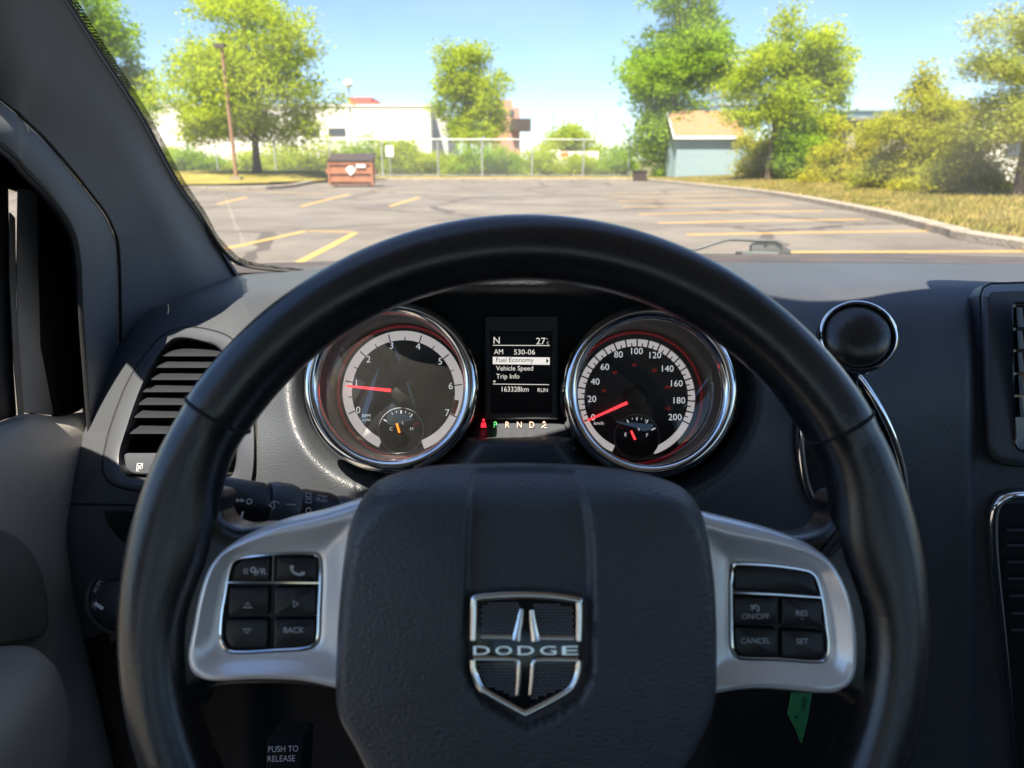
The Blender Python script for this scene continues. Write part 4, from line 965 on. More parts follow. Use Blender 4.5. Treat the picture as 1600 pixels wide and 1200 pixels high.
M['yellow'] = line_paint()
grid_obj('ground', [[Vector((x, y, -.02)) for x in np.linspace(-900, 900, 13)] for y in np.linspace(-300, 1500, 13)], M['soil'], kind='structure')
grid_obj('parking_lot', [[Vector((x, y, 0)) for x in np.linspace(-60, 30, 40)] for y in np.linspace(-40, 49.0, 40)], M['asphalt'], kind='structure')
KP = [(9.0,-30),(8.2,-5)] + [tuple(gnd(x, y, .0)[:2]) for x, y in ((1600,393),(1470,367),(1350,334.5),(1200,305),(1100,293),(1020,284),(985,282.5),(800,282.5),(590,282.5),(505,284.5),(440,295),(295,296.5),(60,300),(-400,310))]
kp = [Vector((x, y, 0)) for x, y in KP]; kps = spl(kp, 5, False)
def offs(d):
    out = []
    for i in range(len(kps)):
        t = (kps[min(i+1, len(kps)-1)]-kps[max(i-1, 0)]).normalized(); out.append(kps[i]+Vector((t.y, -t.x, 0))*d)
    return out
def lift(l, z): return [Vector((p.x, p.y, z)) for p in l]
b = MB(); b.loft([lift(offs(0), -.03), lift(offs(.0), .13), lift(offs(.03), .15), lift(offs(.30), .15), lift(offs(.33), .06)][::-1], M['kerb'], closed=False); b.build('kerb', None, kind='structure')
def lawn(name, path, prof, mat):
    L = []
    for i, p in enumerate(path):
        t = (path[min(i+1, len(path)-1)]-path[max(i-1, 0)]).normalized(); nrm = Vector((t.y, -t.x, 0))
        L.append([Vector((p.x+nrm.x*d, p.y+nrm.y*d, z)) for d, z in prof])
    b = MB(); b.loft(L, M[mat], closed=False); return b.build(name, None, smooth=60, kind='structure')
i_far = next(i for i, p in enumerate(kps) if p.y > 47 and p.x < 9.6)
kr_ = kps[:i_far+1]; ifl = next(i for i in range(i_far, len(kps)) if kps[i].x < -11.0); kf_ = kps[i_far:ifl+1]
lawn('lawn', [p for p in kr_], [(.31, .135), (.8, .16), (2, .2), (5, .32), (9, .4), (14, .3), (22, .05)], 'lawn')
lawn('verge', [Vector((12, kf_[0].y, 0))]+[Vector((x, float(np.interp(-x, [-p.x for p in kf_], [p.y for p in kf_])), 0)) for x in np.linspace(9, -12, 16)], [(.31, .135), (1.5, .16), (4, .16), (8, .08), (16, 0)], 'lawn')
gl_w = []
for y, rise in ((36.6, .12), (38, .16), (41, .32), (44, .55), (48, .62), (54, .5), (64, .2)):
    row = []
    for x in np.linspace(-60, -11.0, 26):
        yk = float(np.interp(x, [-40, -18.2, -14.2, -11.6], [33.5, 35.0, 35.6, 42.5])) if y < 43 else 0
        row.append(Vector((x, max(y, yk+.31), rise if x < -12.5 else min(rise, .15))))
    gl_w.append(row)
grid_obj('lawn', gl_w, M['lawn_g'], kind='structure')
# dry grass tufts on the verges
def tufts(n, xy, seed):
    g = np.random.default_rng(seed); P = xy(g, n); h = .05+.09*g.random(n); a = g.random(n)*6.283; w = .012+.02*g.random(n)
    q = np.empty((n, 3, 3)); dx_ = np.cos(a)*w; dy_ = np.sin(a)*w; ln = g.normal(size=(n, 2))*.04
    q[:, 0] = P+np.stack([-dx_, -dy_, 0*w], 1); q[:, 1] = P+np.stack([dx_, dy_, 0*w], 1); q[:, 2] = P+np.stack([ln[:, 0], ln[:, 1], h], 1)
    return q
def right_xy(g, n):
    y = 7+40*g.random(n)**1.5; xk = np.interp(y, [p.y for p in kr_], [p.x for p in kr_]); dd_ = .35+9*g.random(n)**1.4
    return np.stack([xk+dd_, y, np.interp(dd_, [.31, .8, 2, 5, 9, 14], [.135, .16, .2, .32, .4, .3])-.01], 1)
M['tuft'] = None
def add_tufts():
    q = tufts(60000, right_xy, 5); n = len(q); me = bpy.data.meshes.new('grass'); me.vertices.add(n*3); me.vertices.foreach_set('co', q.ravel()); me.loops.add(n*3); me.loops.foreach_set('vertex_index', np.arange(n*3)); me.polygons.add(n); me.polygons.foreach_set('loop_start', np.arange(n)*3); me.update(calc_edges=True)
    me.materials.append(leaf_mat('dry_grass_blades', (.14, .17, .025), (.46, .34, .13), .3)); link('grass', me, None, kind='stuff')
# painted stall lines
b = MB(); LF = Frame(Vector((0, 0, 0)), Vector((1, 0, 0)), Vector((0, 1, 0)))
def pline(pts, w=.16, z=.004): b.strip(LF, [tuple(gnd(x, y)[:2]) for x, y in pts], w, z, M['yellow'])
for pts in ([(1232,394.5),(1600,393)], [(1072,367),(1270,363.5),(1462,361)], [(1028,349),(1200,345),(1352,343)], [(998,335),(1150,331.5),(1285,329.5)], [(972,323.5),(1235,319.5)], [(965,315),(1195,311.5)], [(950,308),(1150,305)], [(945,302.5),(1110,300)]): pline(pts)
for pts in ([(352,389),(420,374),(478,361)], [(478,361),(552,362.5)], [(555,364),(520,383),(448,420)], [(340,319),(386,308)], [(470,322.5),(546,303.5)], [(609,322.5),(655,308.5)], [(322,296.8),(400,299),(510,304)], [(500,297.3),(660,300)]): pline(pts, .12)
b.build('parking_lines', None, smooth=0, kind='structure')

# ------------------------------------------------------------------ trees and shrubs
def leaf_mat(name, c0, c1, trans=.6):
    t = NT(name); t.n.remove(t.p); tc = t.new('ShaderNodeTexCoord'); g = t.new('ShaderNodeNewGeometry')
    n1 = t.new('ShaderNodeTexNoise', i_Scale=.9, i_Detail=3.0); t.ln(tc.outputs['Object'], n1.inputs['Vector'])
    mr = t.new('ShaderNodeMath', operation='MULTIPLY_ADD'); mr.inputs[1].default_value = .55; t.ln(g.outputs['Random Per Island'], mr.inputs[0])
    mr2 = t.new('ShaderNodeMath', operation='MULTIPLY_ADD'); mr2.inputs[1].default_value = 1.5; mr2.inputs[2].default_value = -.55; t.ln(n1.outputs[0], mr2.inputs[0]); t.ln(mr2.outputs[0], mr.inputs[2])
    mx = t.new('ShaderNodeMix', data_type='RGBA'); mx.inputs[6].default_value = (*c0, 1); mx.inputs[7].default_value = (*c1, 1); t.ln(mr.outputs[0], mx.inputs[0]); mx.clamp_factor = True
    d = t.new('ShaderNodeBsdfDiffuse'); tl = t.new('ShaderNodeBsdfTranslucent'); ms = t.new('ShaderNodeMixShader'); ms.inputs[0].default_value = trans
    t.ln(mx.outputs[2], d.inputs[0]); t.ln(mx.outputs[2], tl.inputs[0]); t.ln(d.outputs[0], ms.inputs[1]); t.ln(tl.outputs[0], ms.inputs[2]); t.ln(ms.outputs[0], t.out.inputs[0]); return t.m
M['leaf_y'] = leaf_mat('bright_leaves', (0.24, 0.36, 0.016), (0.54, 0.6, 0.03))
M['leaf_m'] = leaf_mat('maple_leaves', (0.15, 0.32, 0.02), (0.4, 0.53, 0.028))
M['leaf_c'] = leaf_mat('cedar_leaves', (0.28, 0.33, 0.024), (0.56, 0.54, 0.06))
M['leaf_p'] = leaf_mat('pine_needles', (0.22, 0.29, 0.04), (0.48, 0.49, 0.1), .3)
M['leaf_o'] = leaf_mat('dry_shrub_leaves', (0.32, 0.35, 0.018), (0.6, 0.54, 0.05))
M['bark'] = simple('bark', (.13, .095, .07), .9, var=.25, vscale=8)
M['bark_d'] = simple('dark_bark', (.07, .055, .045), .9, var=.25, vscale=8)
add_tufts()
def leaves_mesh(name, blobs, n_clump, per, leaf, spread, mat, parent, droop=.0, seed=1, hollow=.55, asp=.6, boughs=8):
    g = np.random.default_rng(seed); sub = []
    for bb in blobs:                                  # each lobe breaks up into uneven boughs
        for k in range(boughs):
            v = g.normal(size=3); v /= np.linalg.norm(v); q = .34+.26*g.random(); r0 = .50+.30*g.random()
            sub.append([bb[i]+v[i]*bb[3+i]*r0 for i in range(3)]+[bb[3+i]*q*(.75 if i == 2 else 1.05) for i in range(3)])
        sub.append(list(bb[:3])+[bb[3+i]*.5 for i in range(3)])
    B = np.array(sub, float); vol = B[:, 3]*B[:, 4]*B[:, 5]; pr = vol**.75; pr /= pr.sum()
    per = int(per*2.6); leaf *= .58
    bi = g.choice(len(B), n_clump, p=pr); d = g.normal(size=(n_clump, 3)); d /= np.linalg.norm(d, axis=1)[:, None]
    rad = (hollow+(1-hollow)*g.random(n_clump)**.6)*(.86+.28*g.random(n_clump))
    cc = B[bi, :3]+d*rad[:, None]*B[bi, 3:6]
    sc = spread*.9*(.6+.8*g.random(n_clump))
    n = n_clump*per; ci = np.repeat(np.arange(n_clump), per)
    per_ = per; off = np.clip(g.normal(size=(n, 3)), -1.7, 1.7)*np.array([1, 1, .6]); p = cc[ci]+off*sc[ci][:, None]*.5
    p[:, 2] -= droop*np.hypot(off[:, 0], off[:, 1])*sc[ci]
    u = g.normal(size=(n, 3)); u[:, 2] *= .5; u /= np.linalg.norm(u, axis=1)[:, None]
    w = np.cross(u, g.normal(size=(n, 3))); w[:, 2] *= .6; w /= np.linalg.norm(w, axis=1)[:, None]
    s = leaf*(.35+1.1*g.random(n))[:, None]
    q = np.empty((n, 4, 3)); q[:, 0] = p-u*s; q[:, 1] = p+w*s*asp; q[:, 2] = p+u*s; q[:, 3] = p-w*s*asp
    me = bpy.data.meshes.new(name); me.vertices.add(n*4); me.vertices.foreach_set('co', q.ravel()); me.loops.add(n*4); me.loops.foreach_set('vertex_index', np.arange(n*4)); me.polygons.add(n); me.polygons.foreach_set('loop_start', np.arange(n)*4); me.update(calc_edges=True); me.validate()
    me.materials.append(mat); return link(name, me, parent), cc
def tree(kind, label, base, blobs, mat, bark='bark', trunk_r=.18, trunk_top=.75, clumps=260, per=34, leaf=.16, spread=.9, seed=1, limbs=14, group=None, hollow=.5, droop=0, cat='tree', lean=0, asp=.6):
    r = thing(kind, label, cat, base, group); base = Vector(base)
    zt = max(bb[2]+bb[5] for bb in blobs); zb = min(bb[2]-bb[5] for bb in blobs)
    o, cc = leaves_mesh('crown', blobs, clumps, per, leaf, spread, M[mat], r, droop, seed, hollow, asp)
    g = random.Random(seed); b = MB(); H = (zt-base.z)*trunk_top
    cx = sum(bb[0] for bb in blobs)/len(blobs); cy = sum(bb[1] for bb in blobs)/len(blobs)
    pts = []; rr = []
    for i in range(9):
        t = i/8; pts.append(Vector((base.x+(cx-base.x)*t*.7+math.sin(t*5+seed)*.08*H*.1+lean*t, base.y+(cy-base.y)*t*.7+math.cos(t*4+seed)*.05*H*.1, base.z-.15+H*t))); rr.append(trunk_r*(1.25 if i == 0 else 1-.82*t))
    b.tube(pts, rr, M[bark], n=10)
    for k in range(limbs):
        t = .30+.62*g.random(); i = int(t*8); p = pts[i].lerp(pts[min(i+1, 8)], t*8-i)
        c = Vector(cc[g.randrange(len(cc))]); tr_ = 0
        while c.z < p.z-.2 and tr_ < 12: c = Vector(cc[g.randrange(len(cc))]); tr_ += 1
        m = p.lerp(c, .5)+Vector((0, 0, .12*(c-p).length)); rad = trunk_r*(.42-.25*t)
        b.tube(spl([p, m, c], 4, False), [rad*(1-.085*j) for j in range(9)], M[bark], n=6)
    b.build('trunk', r); return r
def X(px, y): return aty(px, 300, y).x
def Z(py, y): return aty(800, py, y).z
def blob(px, py, wpx, hpx, y, dy=None):           # crown lobe: centre and half sizes read in the picture, at distance y
    k = y/FPX/math.cos(PITCH)*.97
    return (X(px, y), y, Z(py, y), wpx*k, dy or wpx*k, hpx*k)
def bz(px, py, y): return (X(px, y), y, Z(py, y))
y = 46; tree('leafy_tree', 'bright green tree partly hidden by the left windshield pillar', bz(196, 268, y), [blob(175, 30, 75, 85, y), blob(215, 95, 55, 75, y), blob(150, 120, 60, 80, y), blob(225, 165, 40, 45, y)], 'leaf_m', trunk_r=.2, clumps=420, per=36, leaf=.17, seed=3)
y = 44; tree('leafy_tree', 'wide yellow green tree behind the brown light pole', bz(407, 268, y), [blob(405, 90, 90, 95, y), blob(330, 130, 70, 75, y), blob(475, 130, 62, 70, y), blob(395, 20, 60, 60, y), blob(450, 55, 60, 55, y), blob(340, 190, 50, 30, y), blob(455, 195, 60, 26, y), blob(400, 180, 90, 35, y)], 'leaf_y', 'bark_d', trunk_r=.24, clumps=760, per=32, leaf=.16, spread=1.0, seed=5, limbs=22)
y = 64; tree('leafy_tree', 'lone mid distance tree behind the chain link fence near the brick building', bz(735, 272, y), [blob(728, 115, 42, 46, y), blob(705, 150, 30, 38, y), blob(757, 150, 34, 42, y), blob(735, 195, 46, 40, y), blob(720, 90, 28, 22, y)], 'leaf_y', 'bark_d', trunk_r=.3, clumps=380, per=32, leaf=.19, spread=1.1, seed=8)
y = 50.5; tree('maple_tree', 'tall dense maple with a dark lower crown left of the blue shed', bz(1046, 276, y), [blob(1055, 60, 78, 75, y), blob(1040, 130, 75, 65, y), blob(1085, 120, 55, 55, y), blob(1055, -10, 74, 70, y), blob(1020, 195, 45, 55, y), blob(1050, 225, 55, 50, y), blob(1000, 120, 36, 50, y)], 'leaf_m', 'bark_d', trunk_r=.26, clumps=800, per=34, leaf=.18, spread=1.0, seed=12, hollow=.35)
y = 38; tree('leafy_tree', 'bright tree with a forked trunk right of the blue shed', bz(1195, 288, y), [blob(1195, 60, 40, 52, y), blob(1255, 85, 42, 56, y), blob(1160, 130, 38, 50, y), blob(1215, 135, 58, 56, y), blob(1275, 140, 32, 50, y), blob(1160, 180, 34, 22, y), blob(1240, 190, 44, 34, y)], 'leaf_y', trunk_r=.16, clumps=560, per=30, leaf=.135, spread=.75, seed=21, limbs=22)
y = 37; tree('leafy_shrub', 'dark green shrub under the forked tree right of the shed', bz(1240, 289, y), [blob(1252, 235, 36, 42, y), blob(1235, 260, 24, 28, y)], 'leaf_m', 'bark_d', trunk_r=.06, clumps=200, per=30, leaf=.12, spread=.6, seed=23, cat='shrub')
y = 42; tree('leafy_shrub', 'olive shrub filling the gap between the blue shed and the forked trunk', bz(1170, 286, y), [blob(1168, 245, 26, 42, y), blob(1200, 255, 28, 36, y), blob(1185, 225, 24, 30, y)], 'leaf_c', 'bark_d', trunk_r=.06, clumps=200, per=30, leaf=.12, spread=.6, seed=24, cat='shrub')
y = 33; tree('leafy_shrub', 'yellow sapling shrub between the forked tree and the tall cedar', bz(1292, 297, y), [blob(1290, 262, 36, 34, y), blob(1297, 215, 14, 34, y), blob(1270, 278, 26, 18, y), blob(1332, 255, 30, 40, y), blob(1345, 225, 22, 34, y)], 'leaf_o', trunk_r=.05, clumps=230, per=28, leaf=.11, spread=.5, seed=25, cat='shrub')
y = 26.5; tree('cedar_tree', 'pointed yellow green cedar rising above the shrubs on the right', bz(1415, 308, y), [blob(1428, 135, 24, 40, y), blob(1428, 175, 42, 48, y), blob(1395, 215, 54, 48, y), blob(1455, 200, 40, 60, y), blob(1440, 240, 52, 50, y), blob(1380, 275, 50, 32, y), blob(1430, 285, 50, 28, y)], 'leaf_c', trunk_r=.10, clumps=760, per=36, leaf=.085, spread=.5, seed=31, hollow=.3, droop=.15)
y = 24.5; tree('leafy_shrub', 'low yellow bush at the foot of the cedar beside the kerb', bz(1415, 314, y), [blob(1405, 292, 34, 18, y), blob(1445, 300, 26, 14, y)], 'leaf_o', trunk_r=.04, clumps=100, per=28, leaf=.075, spread=.35, seed=33, cat='shrub')
y = 20; tree('pine_tree', 'open branched pine leaning in at the right edge of the view', bz(1592, 332, y), [blob(1590, 40, 80, 45, y), blob(1550, 110, 70, 22, y), blob(1600, 170, 80, 28, y), blob(1500, 95, 30, 18, y), blob(1640, 100, 70, 60, y), blob(1560, 205, 55, 14, y), blob(1640, 250, 60, 40, y)], 'leaf_p', 'bark', trunk_r=.15, clumps=620, per=40, leaf=.095, spread=.55, seed=41, hollow=.25, limbs=26, asp=.25, trunk_top=1.0)
y = 22; tree('leafy_shrub', 'tall loose shrub below the pine in front of the white wall', bz(1515, 325, y), [blob(1500, 240, 40, 50, y), blob(1478, 280, 34, 34, y), blob(1530, 290, 34, 28, y), blob(1500, 195, 30, 24, y)], 'leaf_c', 'bark_d', trunk_r=.06, clumps=230, per=28, leaf=.085, spread=.5, seed=43, cat='shrub')
y = 75; tree('leafy_tree', 'round low tree far behind the fence below the empty sky', bz(890, 268, y), [blob(905, 222, 34, 26, y), blob(868, 226, 28, 22, y), blob(895, 245, 46, 26, y)], 'leaf_y', 'bark_d', trunk_r=.2, clumps=220, per=28, leaf=.22, spread=1.2, seed=51)
y = 58
for i, (px, w_, h_, lab) in enumerate(((255, 30, 20, 'overgrown bush on the fence under the left pillar edge'), (315, 34, 18, 'low bush on the fence left of the brown light pole'), (455, 36, 22, 'wild bush on the fence left of the brown dumpster'), (510, 30, 27, 'wild bush on the fence right above the brown dumpster'), (565, 32, 30, 'tall wild bush on the fence right of the white lamp post'), (640, 26, 26, 'wild bush on the fence behind the small white sign'), (690, 32, 22, 'wild bush on the fence just left of the lone tree'), (738, 30, 18, 'wild bush on the fence at the foot of the lone tree'), (390, 34, 17, 'wild bush on the fence behind the trunk of the wide yellow green tree'), (605, 26, 24, 'wild bush on the fence left of the small white sign'), (775, 36, 22, 'wild bush on the fence below the brick building'), (845, 34, 24, 'wild bush on the fence left of the far round tree'), (912, 22, 15, 'low wild bush on the fence in front of the white truck'), (955, 26, 20, 'wild bush on the fence left of the tall maple'))):
    tree('wild_bush', lab, bz(px, 273, y), [blob(px, 273-h_*.95, w_, h_*1.15, y), blob(px+w_*.7, 273-h_*.6, w_*.7, h_*.75, y), blob(px-w_*.7, 273-h_*.5, w_*.6, h_*.6, y)], ('leaf_y', 'leaf_m', 'leaf_o')[i % 3] if i % 3 < 2 else 'leaf_y', 'bark_d', trunk_r=.05, clumps=120, per=26, leaf=.16, spread=.8, seed=60+i, group='wild bushes along the fence', cat='bush', limbs=5)

# ------------------------------------------------------------------ fence, posts, lamps
M['galv'] = simple('galvanised_steel', (.42, .44, .45), .45, metal=.5, var=.1)
t = NT('chain_link'); t.n.remove(t.p); tc = t.new('ShaderNodeTexCoord'); sp_ = t.new('ShaderNodeSeparateXYZ'); t.ln(tc.outputs['Object'], sp_.inputs[0])
outs = []
for sgn in (1, -1):
    a = t.new('ShaderNodeMath', operation='MULTIPLY_ADD'); a.inputs[1].default_value = sgn; t.ln(sp_.outputs['Z'], a.inputs[0]); t.ln(sp_.outputs['X'], a.inputs[2])
    m = t.new('ShaderNodeMath', operation='MULTIPLY'); m.inputs[1].default_value = 14.0; t.ln(a.outputs[0], m.inputs[0]); f = t.new('ShaderNodeMath', operation='FRACT'); t.ln(m.outputs[0], f.inputs[0]); l = t.new('ShaderNodeMath', operation='LESS_THAN'); l.inputs[1].default_value = .045; t.ln(f.outputs[0], l.inputs[0]); outs.append(l)
mxx = t.new('ShaderNodeMath', operation='MAXIMUM'); t.ln(outs[0].outputs[0], mxx.inputs[0]); t.ln(outs[1].outputs[0], mxx.inputs[1])
tr = t.new('ShaderNodeBsdfTransparent'); df = t.new('ShaderNodeBsdfDiffuse'); df.inputs[0].default_value = (.40, .42, .42, 1); ms = t.new('ShaderNodeMixShader'); t.ln(mxx.outputs[0], ms.inputs[0]); t.ln(tr.outputs[0], ms.inputs[1]); t.ln(df.outputs[0], ms.inputs[2]); t.ln(ms.outputs[0], t.out.inputs[0]); M['link'] = t.m
YF = 54.0; fz = Z(276, YF); ft = Z(217, YF); fx0, fx1 = X(225, YF), X(985, YF)
fn = thing('chain_link_fence', 'grey chain link fence with round posts across the far end of the parking lot', 'fence', ((fx0+fx1)/2, YF, fz))
for px in (265, 345, 435, 520, 600, 686, 754, 831, 910, 980):
    b = MB(); x = X(px, YF); b.cyl((x, YF, fz-.3), (x, YF, ft+.06), .055, .055, M['galv'], 10); b.build('fence_post', fn)
b = MB(); b.cyl((fx0, YF, ft), (fx1, YF, ft-.05), .04, .04, M['galv'], 8); b.cyl((fx0, YF, fz+.12), (fx1, YF, fz+.1), .015, .015, M['galv'], 6); b.build('top_rail', fn)
b = MB(); b.add([(fx0, YF+.06, fz), (fx1, YF+.06, fz), (fx1, YF+.06, ft-.05), (fx0, YF+.06, ft)], [(0, 1, 2, 3)], M['link']); b.build('wire_mesh', fn)
M['wood'] = simple('weathered_wood_pole', (.26, .15, .085), .8, var=.2)
yl = 40; x0 = X(372, yl); zb = Z(281, yl); zt = Z(70, yl)
lp_ = thing('light_pole', 'slim brown light pole standing in front of the wide yellow green tree', 'light pole', (x0, yl, zb))
b = MB(); b.cyl((x0, yl, zb-.2), (x0, yl, zt), .11, .08, M['wood'], 12); b.build('pole', lp_)
b = MB(); b.box((x0-.08, yl, zt-.05), (.26, .2, .10), M['bark_d']); b.cyl((x0, yl, zt-.25), (x0-.1, yl-.1, zt-.1), .04, .04, M['bark_d'], 8); b.build('lamp_head', lp_)
b = MB(); b.box((x0, yl, zb+.02), (.28, .28, .12), M['kerb']); b.build('concrete_base', lp_)
yl = 66; x0 = X(555, yl); zb = Z(272, yl); zt = Z(136, yl)
lp_ = thing('street_lamp', 'thin grey lamp post with a round white head in front of the white building', 'street lamp', (x0, yl, zb))
b = MB(); b.cyl((x0, yl, zb-.2), (x0, yl, zt), .10, .07, M['galv'], 10); b.build('post', lp_)
b = MB(); b.lathe(Frame(Vector((x0, yl, zt)), Vector((1, 0, 0)), Vector((0, 1, 0))), 0, 0, [(.08, -.1), (.32, .05), (.40, .25), (.30, .5), (.1, .62)], simple('white_lamp_shade', (.85, .85, .83), .4), 20, cap=True); b.build('lamp_shade', lp_)
ys = 52.5; xs = X(612, ys)
sg = thing('parking_sign', 'small white sign on a thin post before the fence right of the dumpster', 'sign', (xs, ys, .15))
M['white_paint'] = simple('white_paint', (.80, .80, .78), .5, var=.05)
b = MB(); b.cyl((xs, ys, 0), (xs, ys, Z(222, ys)), .035, .035, M['galv'], 8); b.build('post', sg)
b = MB(); b.box((xs, ys-.05, Z(236, ys)), (.26, .012, .36), M['white_paint']); b.build('sign_panel', sg)
for px, tp, lab, yy in ((861, 175, 'leftmost of the thin grey utility poles on the skyline', 160), (878, 180, 'utility pole second from the left on the skyline', 175), (907, 180, 'utility pole third from the left on the skyline', 175), (927, 172, 'rightmost of the thin grey utility poles on the skyline, nearest the maple', 150)):
    up_ = thing('utility_pole', lab, 'utility pole', (X(px, yy), yy, 0), 'utility poles on the skyline'); b = MB(); x = X(px, yy); b.cyl((x, yy, 0), (x, yy, Z(tp, yy)), .22, .16, M['galv'], 8); b.build('pole', up_); b = MB(); b.box((x, yy, Z(tp, yy)-.9), (.8, .08, .08), M['galv']); b.build('cross_arm', up_)

# ------------------------------------------------------------------ dumpster
M['rust'] = simple('rusty_brown_dumpster_paint', (.34, .135, .062), .65, var=.18, vscale=2.5)
M['rust_d'] = simple('dark_dumpster_lid', (.05, .035, .03), .5, var=.2)
yd = 36; dxc = X(550, yd); DR = Matrix.Rotation(R(4), 3, 'Z')
dp = thing('dumpster', 'rusty brown steel dumpster with a white diamond placard at the far left of the lot', 'dumpster', (dxc, yd, 0))
def dl(x, y, z): return Vector((dxc, yd, 0)) + DR @ Vector((x, y, z))
b = MB(); A = [(-1.05, 0), (1.05, 0), (1.05, 1.4), (-1.05, 1.4)]
prof = [[dl(-1.0, -.02, .10), dl(1.0, -.02, .10), dl(1.0, 1.3, .10), dl(-1.0, 1.3, .10)], [dl(-1.06, -.08, 1.18), dl(1.06, -.08, 1.18), dl(1.06, 1.42, 1.48), dl(-1.06, 1.42, 1.48)]]
b.loft(prof, M['rust'], cap0=True, cap1=True)
for z in (.30, .68, 1.10): b.box(dl(0, -.055-.05*(z-.3), z), (1.06, .035, .04), M['rust'], M=DR)
for x in (-1.04, 1.04): b.box(dl(x, -.07, .64), (.04, .045, .56), M['rust'], M=DR)
b.build('body', dp)
b = MB(); L = [dl(-1.1, -.14, 1.20), dl(1.1, -.14, 1.20), dl(1.1, 1.46, 1.52), dl(-1.1, 1.46, 1.52)]; b.loft([[p for p in L], [p+Vector((0, 0, .07)) for p in L]], M['rust_d'], cap0=True, cap1=True); b.build('lid', dp)
for s in (-1, 1):
    b = MB(); b.box(dl(s*1.14, .55, .75), (.07, .5, .09), M['rust'], M=DR); b.build('fork_pocket', dp)
    for yy in (.15, 1.15):
        b = MB(); b.cyl(dl(s*.85-.03, yy, .07), dl(s*.85+.03, yy, .07), .08, .08, M['rubber'], 14); b.build('caster', dp)
DFr = Frame(dl(.02, -.105, .80), DR @ Vector((1, 0, 0)), Vector((0, 0.05, 1)))
b = MB(); b.slab(DFr, [(-.24, 0.02), (0, -.26), (.24, .02), (.12, .16), (0, .20), (-.12, .16)], 0, .006, .002, M['white_paint']); b.text(DFr, '!', 0, .0, .008, .2, M['rust']); b.build('diamond_placard', dp)
b = MB(); F2 = Frame(dl(.52, -.125, 1.0), DR @ Vector((1, 0, 0)), Vector((0, 0.05, 1))); b.slab(F2, [(-.22, -.08), (.22, -.08), (.22, .08), (-.22, .08)], 0, .005, .002, M['white_paint']); b.build('number_sticker', dp)

# ------------------------------------------------------------------ blue shed
def siding(name, col, w=5.0):
    t = NT(name); tc = t.new('ShaderNodeTexCoord'); wv = t.new('ShaderNodeTexWave', wave_type='BANDS', bands_direction='X', i_Scale=w); t.ln(tc.outputs['Object'], wv.inputs['Vector'])
    nz = t.new('ShaderNodeTexNoise', i_Scale=3.0, i_Detail=5.0); t.ln(tc.outputs['Object'], nz.inputs['Vector'])
    mr = t.new('ShaderNodeMapRange'); mr.inputs[3].default_value = .88; mr.inputs[4].default_value = 1.1; t.ln(nz.outputs[0], mr.inputs[0])
    mx = t.new('ShaderNodeMix', data_type='RGBA', blend_type='MULTIPLY'); mx.inputs[0].default_value = 1; mx.inputs[6].default_value = (*col, 1); t.ln(mr.outputs[0], mx.inputs[7]); t.ln(mx.outputs[2], t.p.inputs['Base Color'])
    bp = t.new('ShaderNodeBump'); bp.inputs['Strength'].default_value = .5; bp.inputs['Distance'].default_value = .02; t.ln(wv.outputs[0], bp.inputs['Height']); t.ln(bp.outputs[0], t.p.inputs['Normal']); setp(t.p, rough=.7); return t.m
M['shed'] = siding('pale_blue_siding', (.225, .315, .345)); M['shed_roof'] = ground_mat('tan_shingles', (.27, .150, .082), (.32, .185, .102), 3.0)
yh = 47.0; hx0, hx1 = X(1053, yh), X(1147, yh); zg = .12; ze = Z(212, yh); zr = Z(177, yh+1.6); dep = 3.2
sh = thing('garden_shed', 'pale blue wooden shed with a tan gable roof between the maple and the forked tree', 'shed', ((hx0+hx1)/2, yh, zg))
gx = X(1034, yh+dep)-hx0
b = MB(); P0 = [Vector((hx0, yh, zg)), Vector((hx1, yh, zg)), Vector((hx1-.1, yh+dep, zg)), Vector((hx0+gx-.1, yh+dep, zg))]
P1 = [p + Vector((0, 0, ze-zg)) for p in P0]; rl = (P1[0]+P1[3])/2; rr_ = (P1[1]+P1[2])/2; rl.z = rr_.z = zr
b.add([*P0, *P1, rl, rr_], [(0, 1, 5, 4), (1, 2, 6, 9, 5), (2, 3, 7, 6), (3, 0, 4, 8, 7)], M['shed']); b.build('wall', sh, smooth=0)
b = MB()
ov = Vector((-.28, 0, 0)); rl2, rr2 = rl+ov+Vector((0, 0, .06)), rr_-ov+Vector((0, 0, .06))
fl, fr_ = P1[0]+ov+Vector((0, -.30, -.10)), P1[1]-ov+Vector((0, -.30, -.10)); bl, br_ = P1[3]+ov+Vector((0, .3, -.1)), P1[2]-ov+Vector((0, .3, -.1))
tk = Vector((0, 0, .09))
b.loft([[fl, rl2, bl, bl+tk, rl2+tk, fl+tk], [fr_, rr2, br_, br_+tk, rr2+tk, fr_+tk]], M['shed_roof'], cap0=True, cap1=True); b.build('roof', sh, smooth=0)
b = MB(); fu = Vector((0, -.012, -.1)); b.loft([[fl+fu, fl+fu+Vector((0, 0, .17)), fl+Vector((0, -.03, .07)), fl+Vector((0, -.03, -.1))], [fr_+fu, fr_+fu+Vector((0, 0, .17)), fr_+Vector((0, -.03, .07)), fr_+Vector((0, -.03, -.1))]], M['white_paint'], cap0=True, cap1=True)
for a_, c_ in ((fl, rl2), (bl, rl2)):
    n_ = Vector((-.04, 0, 0)); b.loft([[a_+n_+Vector((0, 0, -.1)), a_+n_+Vector((0, 0, .085)), a_+Vector((-.008, 0, .085)), a_+Vector((-.008, 0, -.1))], [c_+n_+Vector((0, 0, -.1)), c_+n_+Vector((0, 0, .085)), c_+Vector((-.008, 0, .085)), c_+Vector((-.008, 0, -.1))]], M['white_paint'], cap0=True, cap1=True)
b.build('fascia_board', sh, smooth=0)
b = MB(); gd = (P0[3]-P0[0]).normalized(); gn = Vector((-1, 0, 0)); gn = (gn - gd*gn.dot(gd)).normalized(); c0 = P0[0]+gd*.9+gn*.03
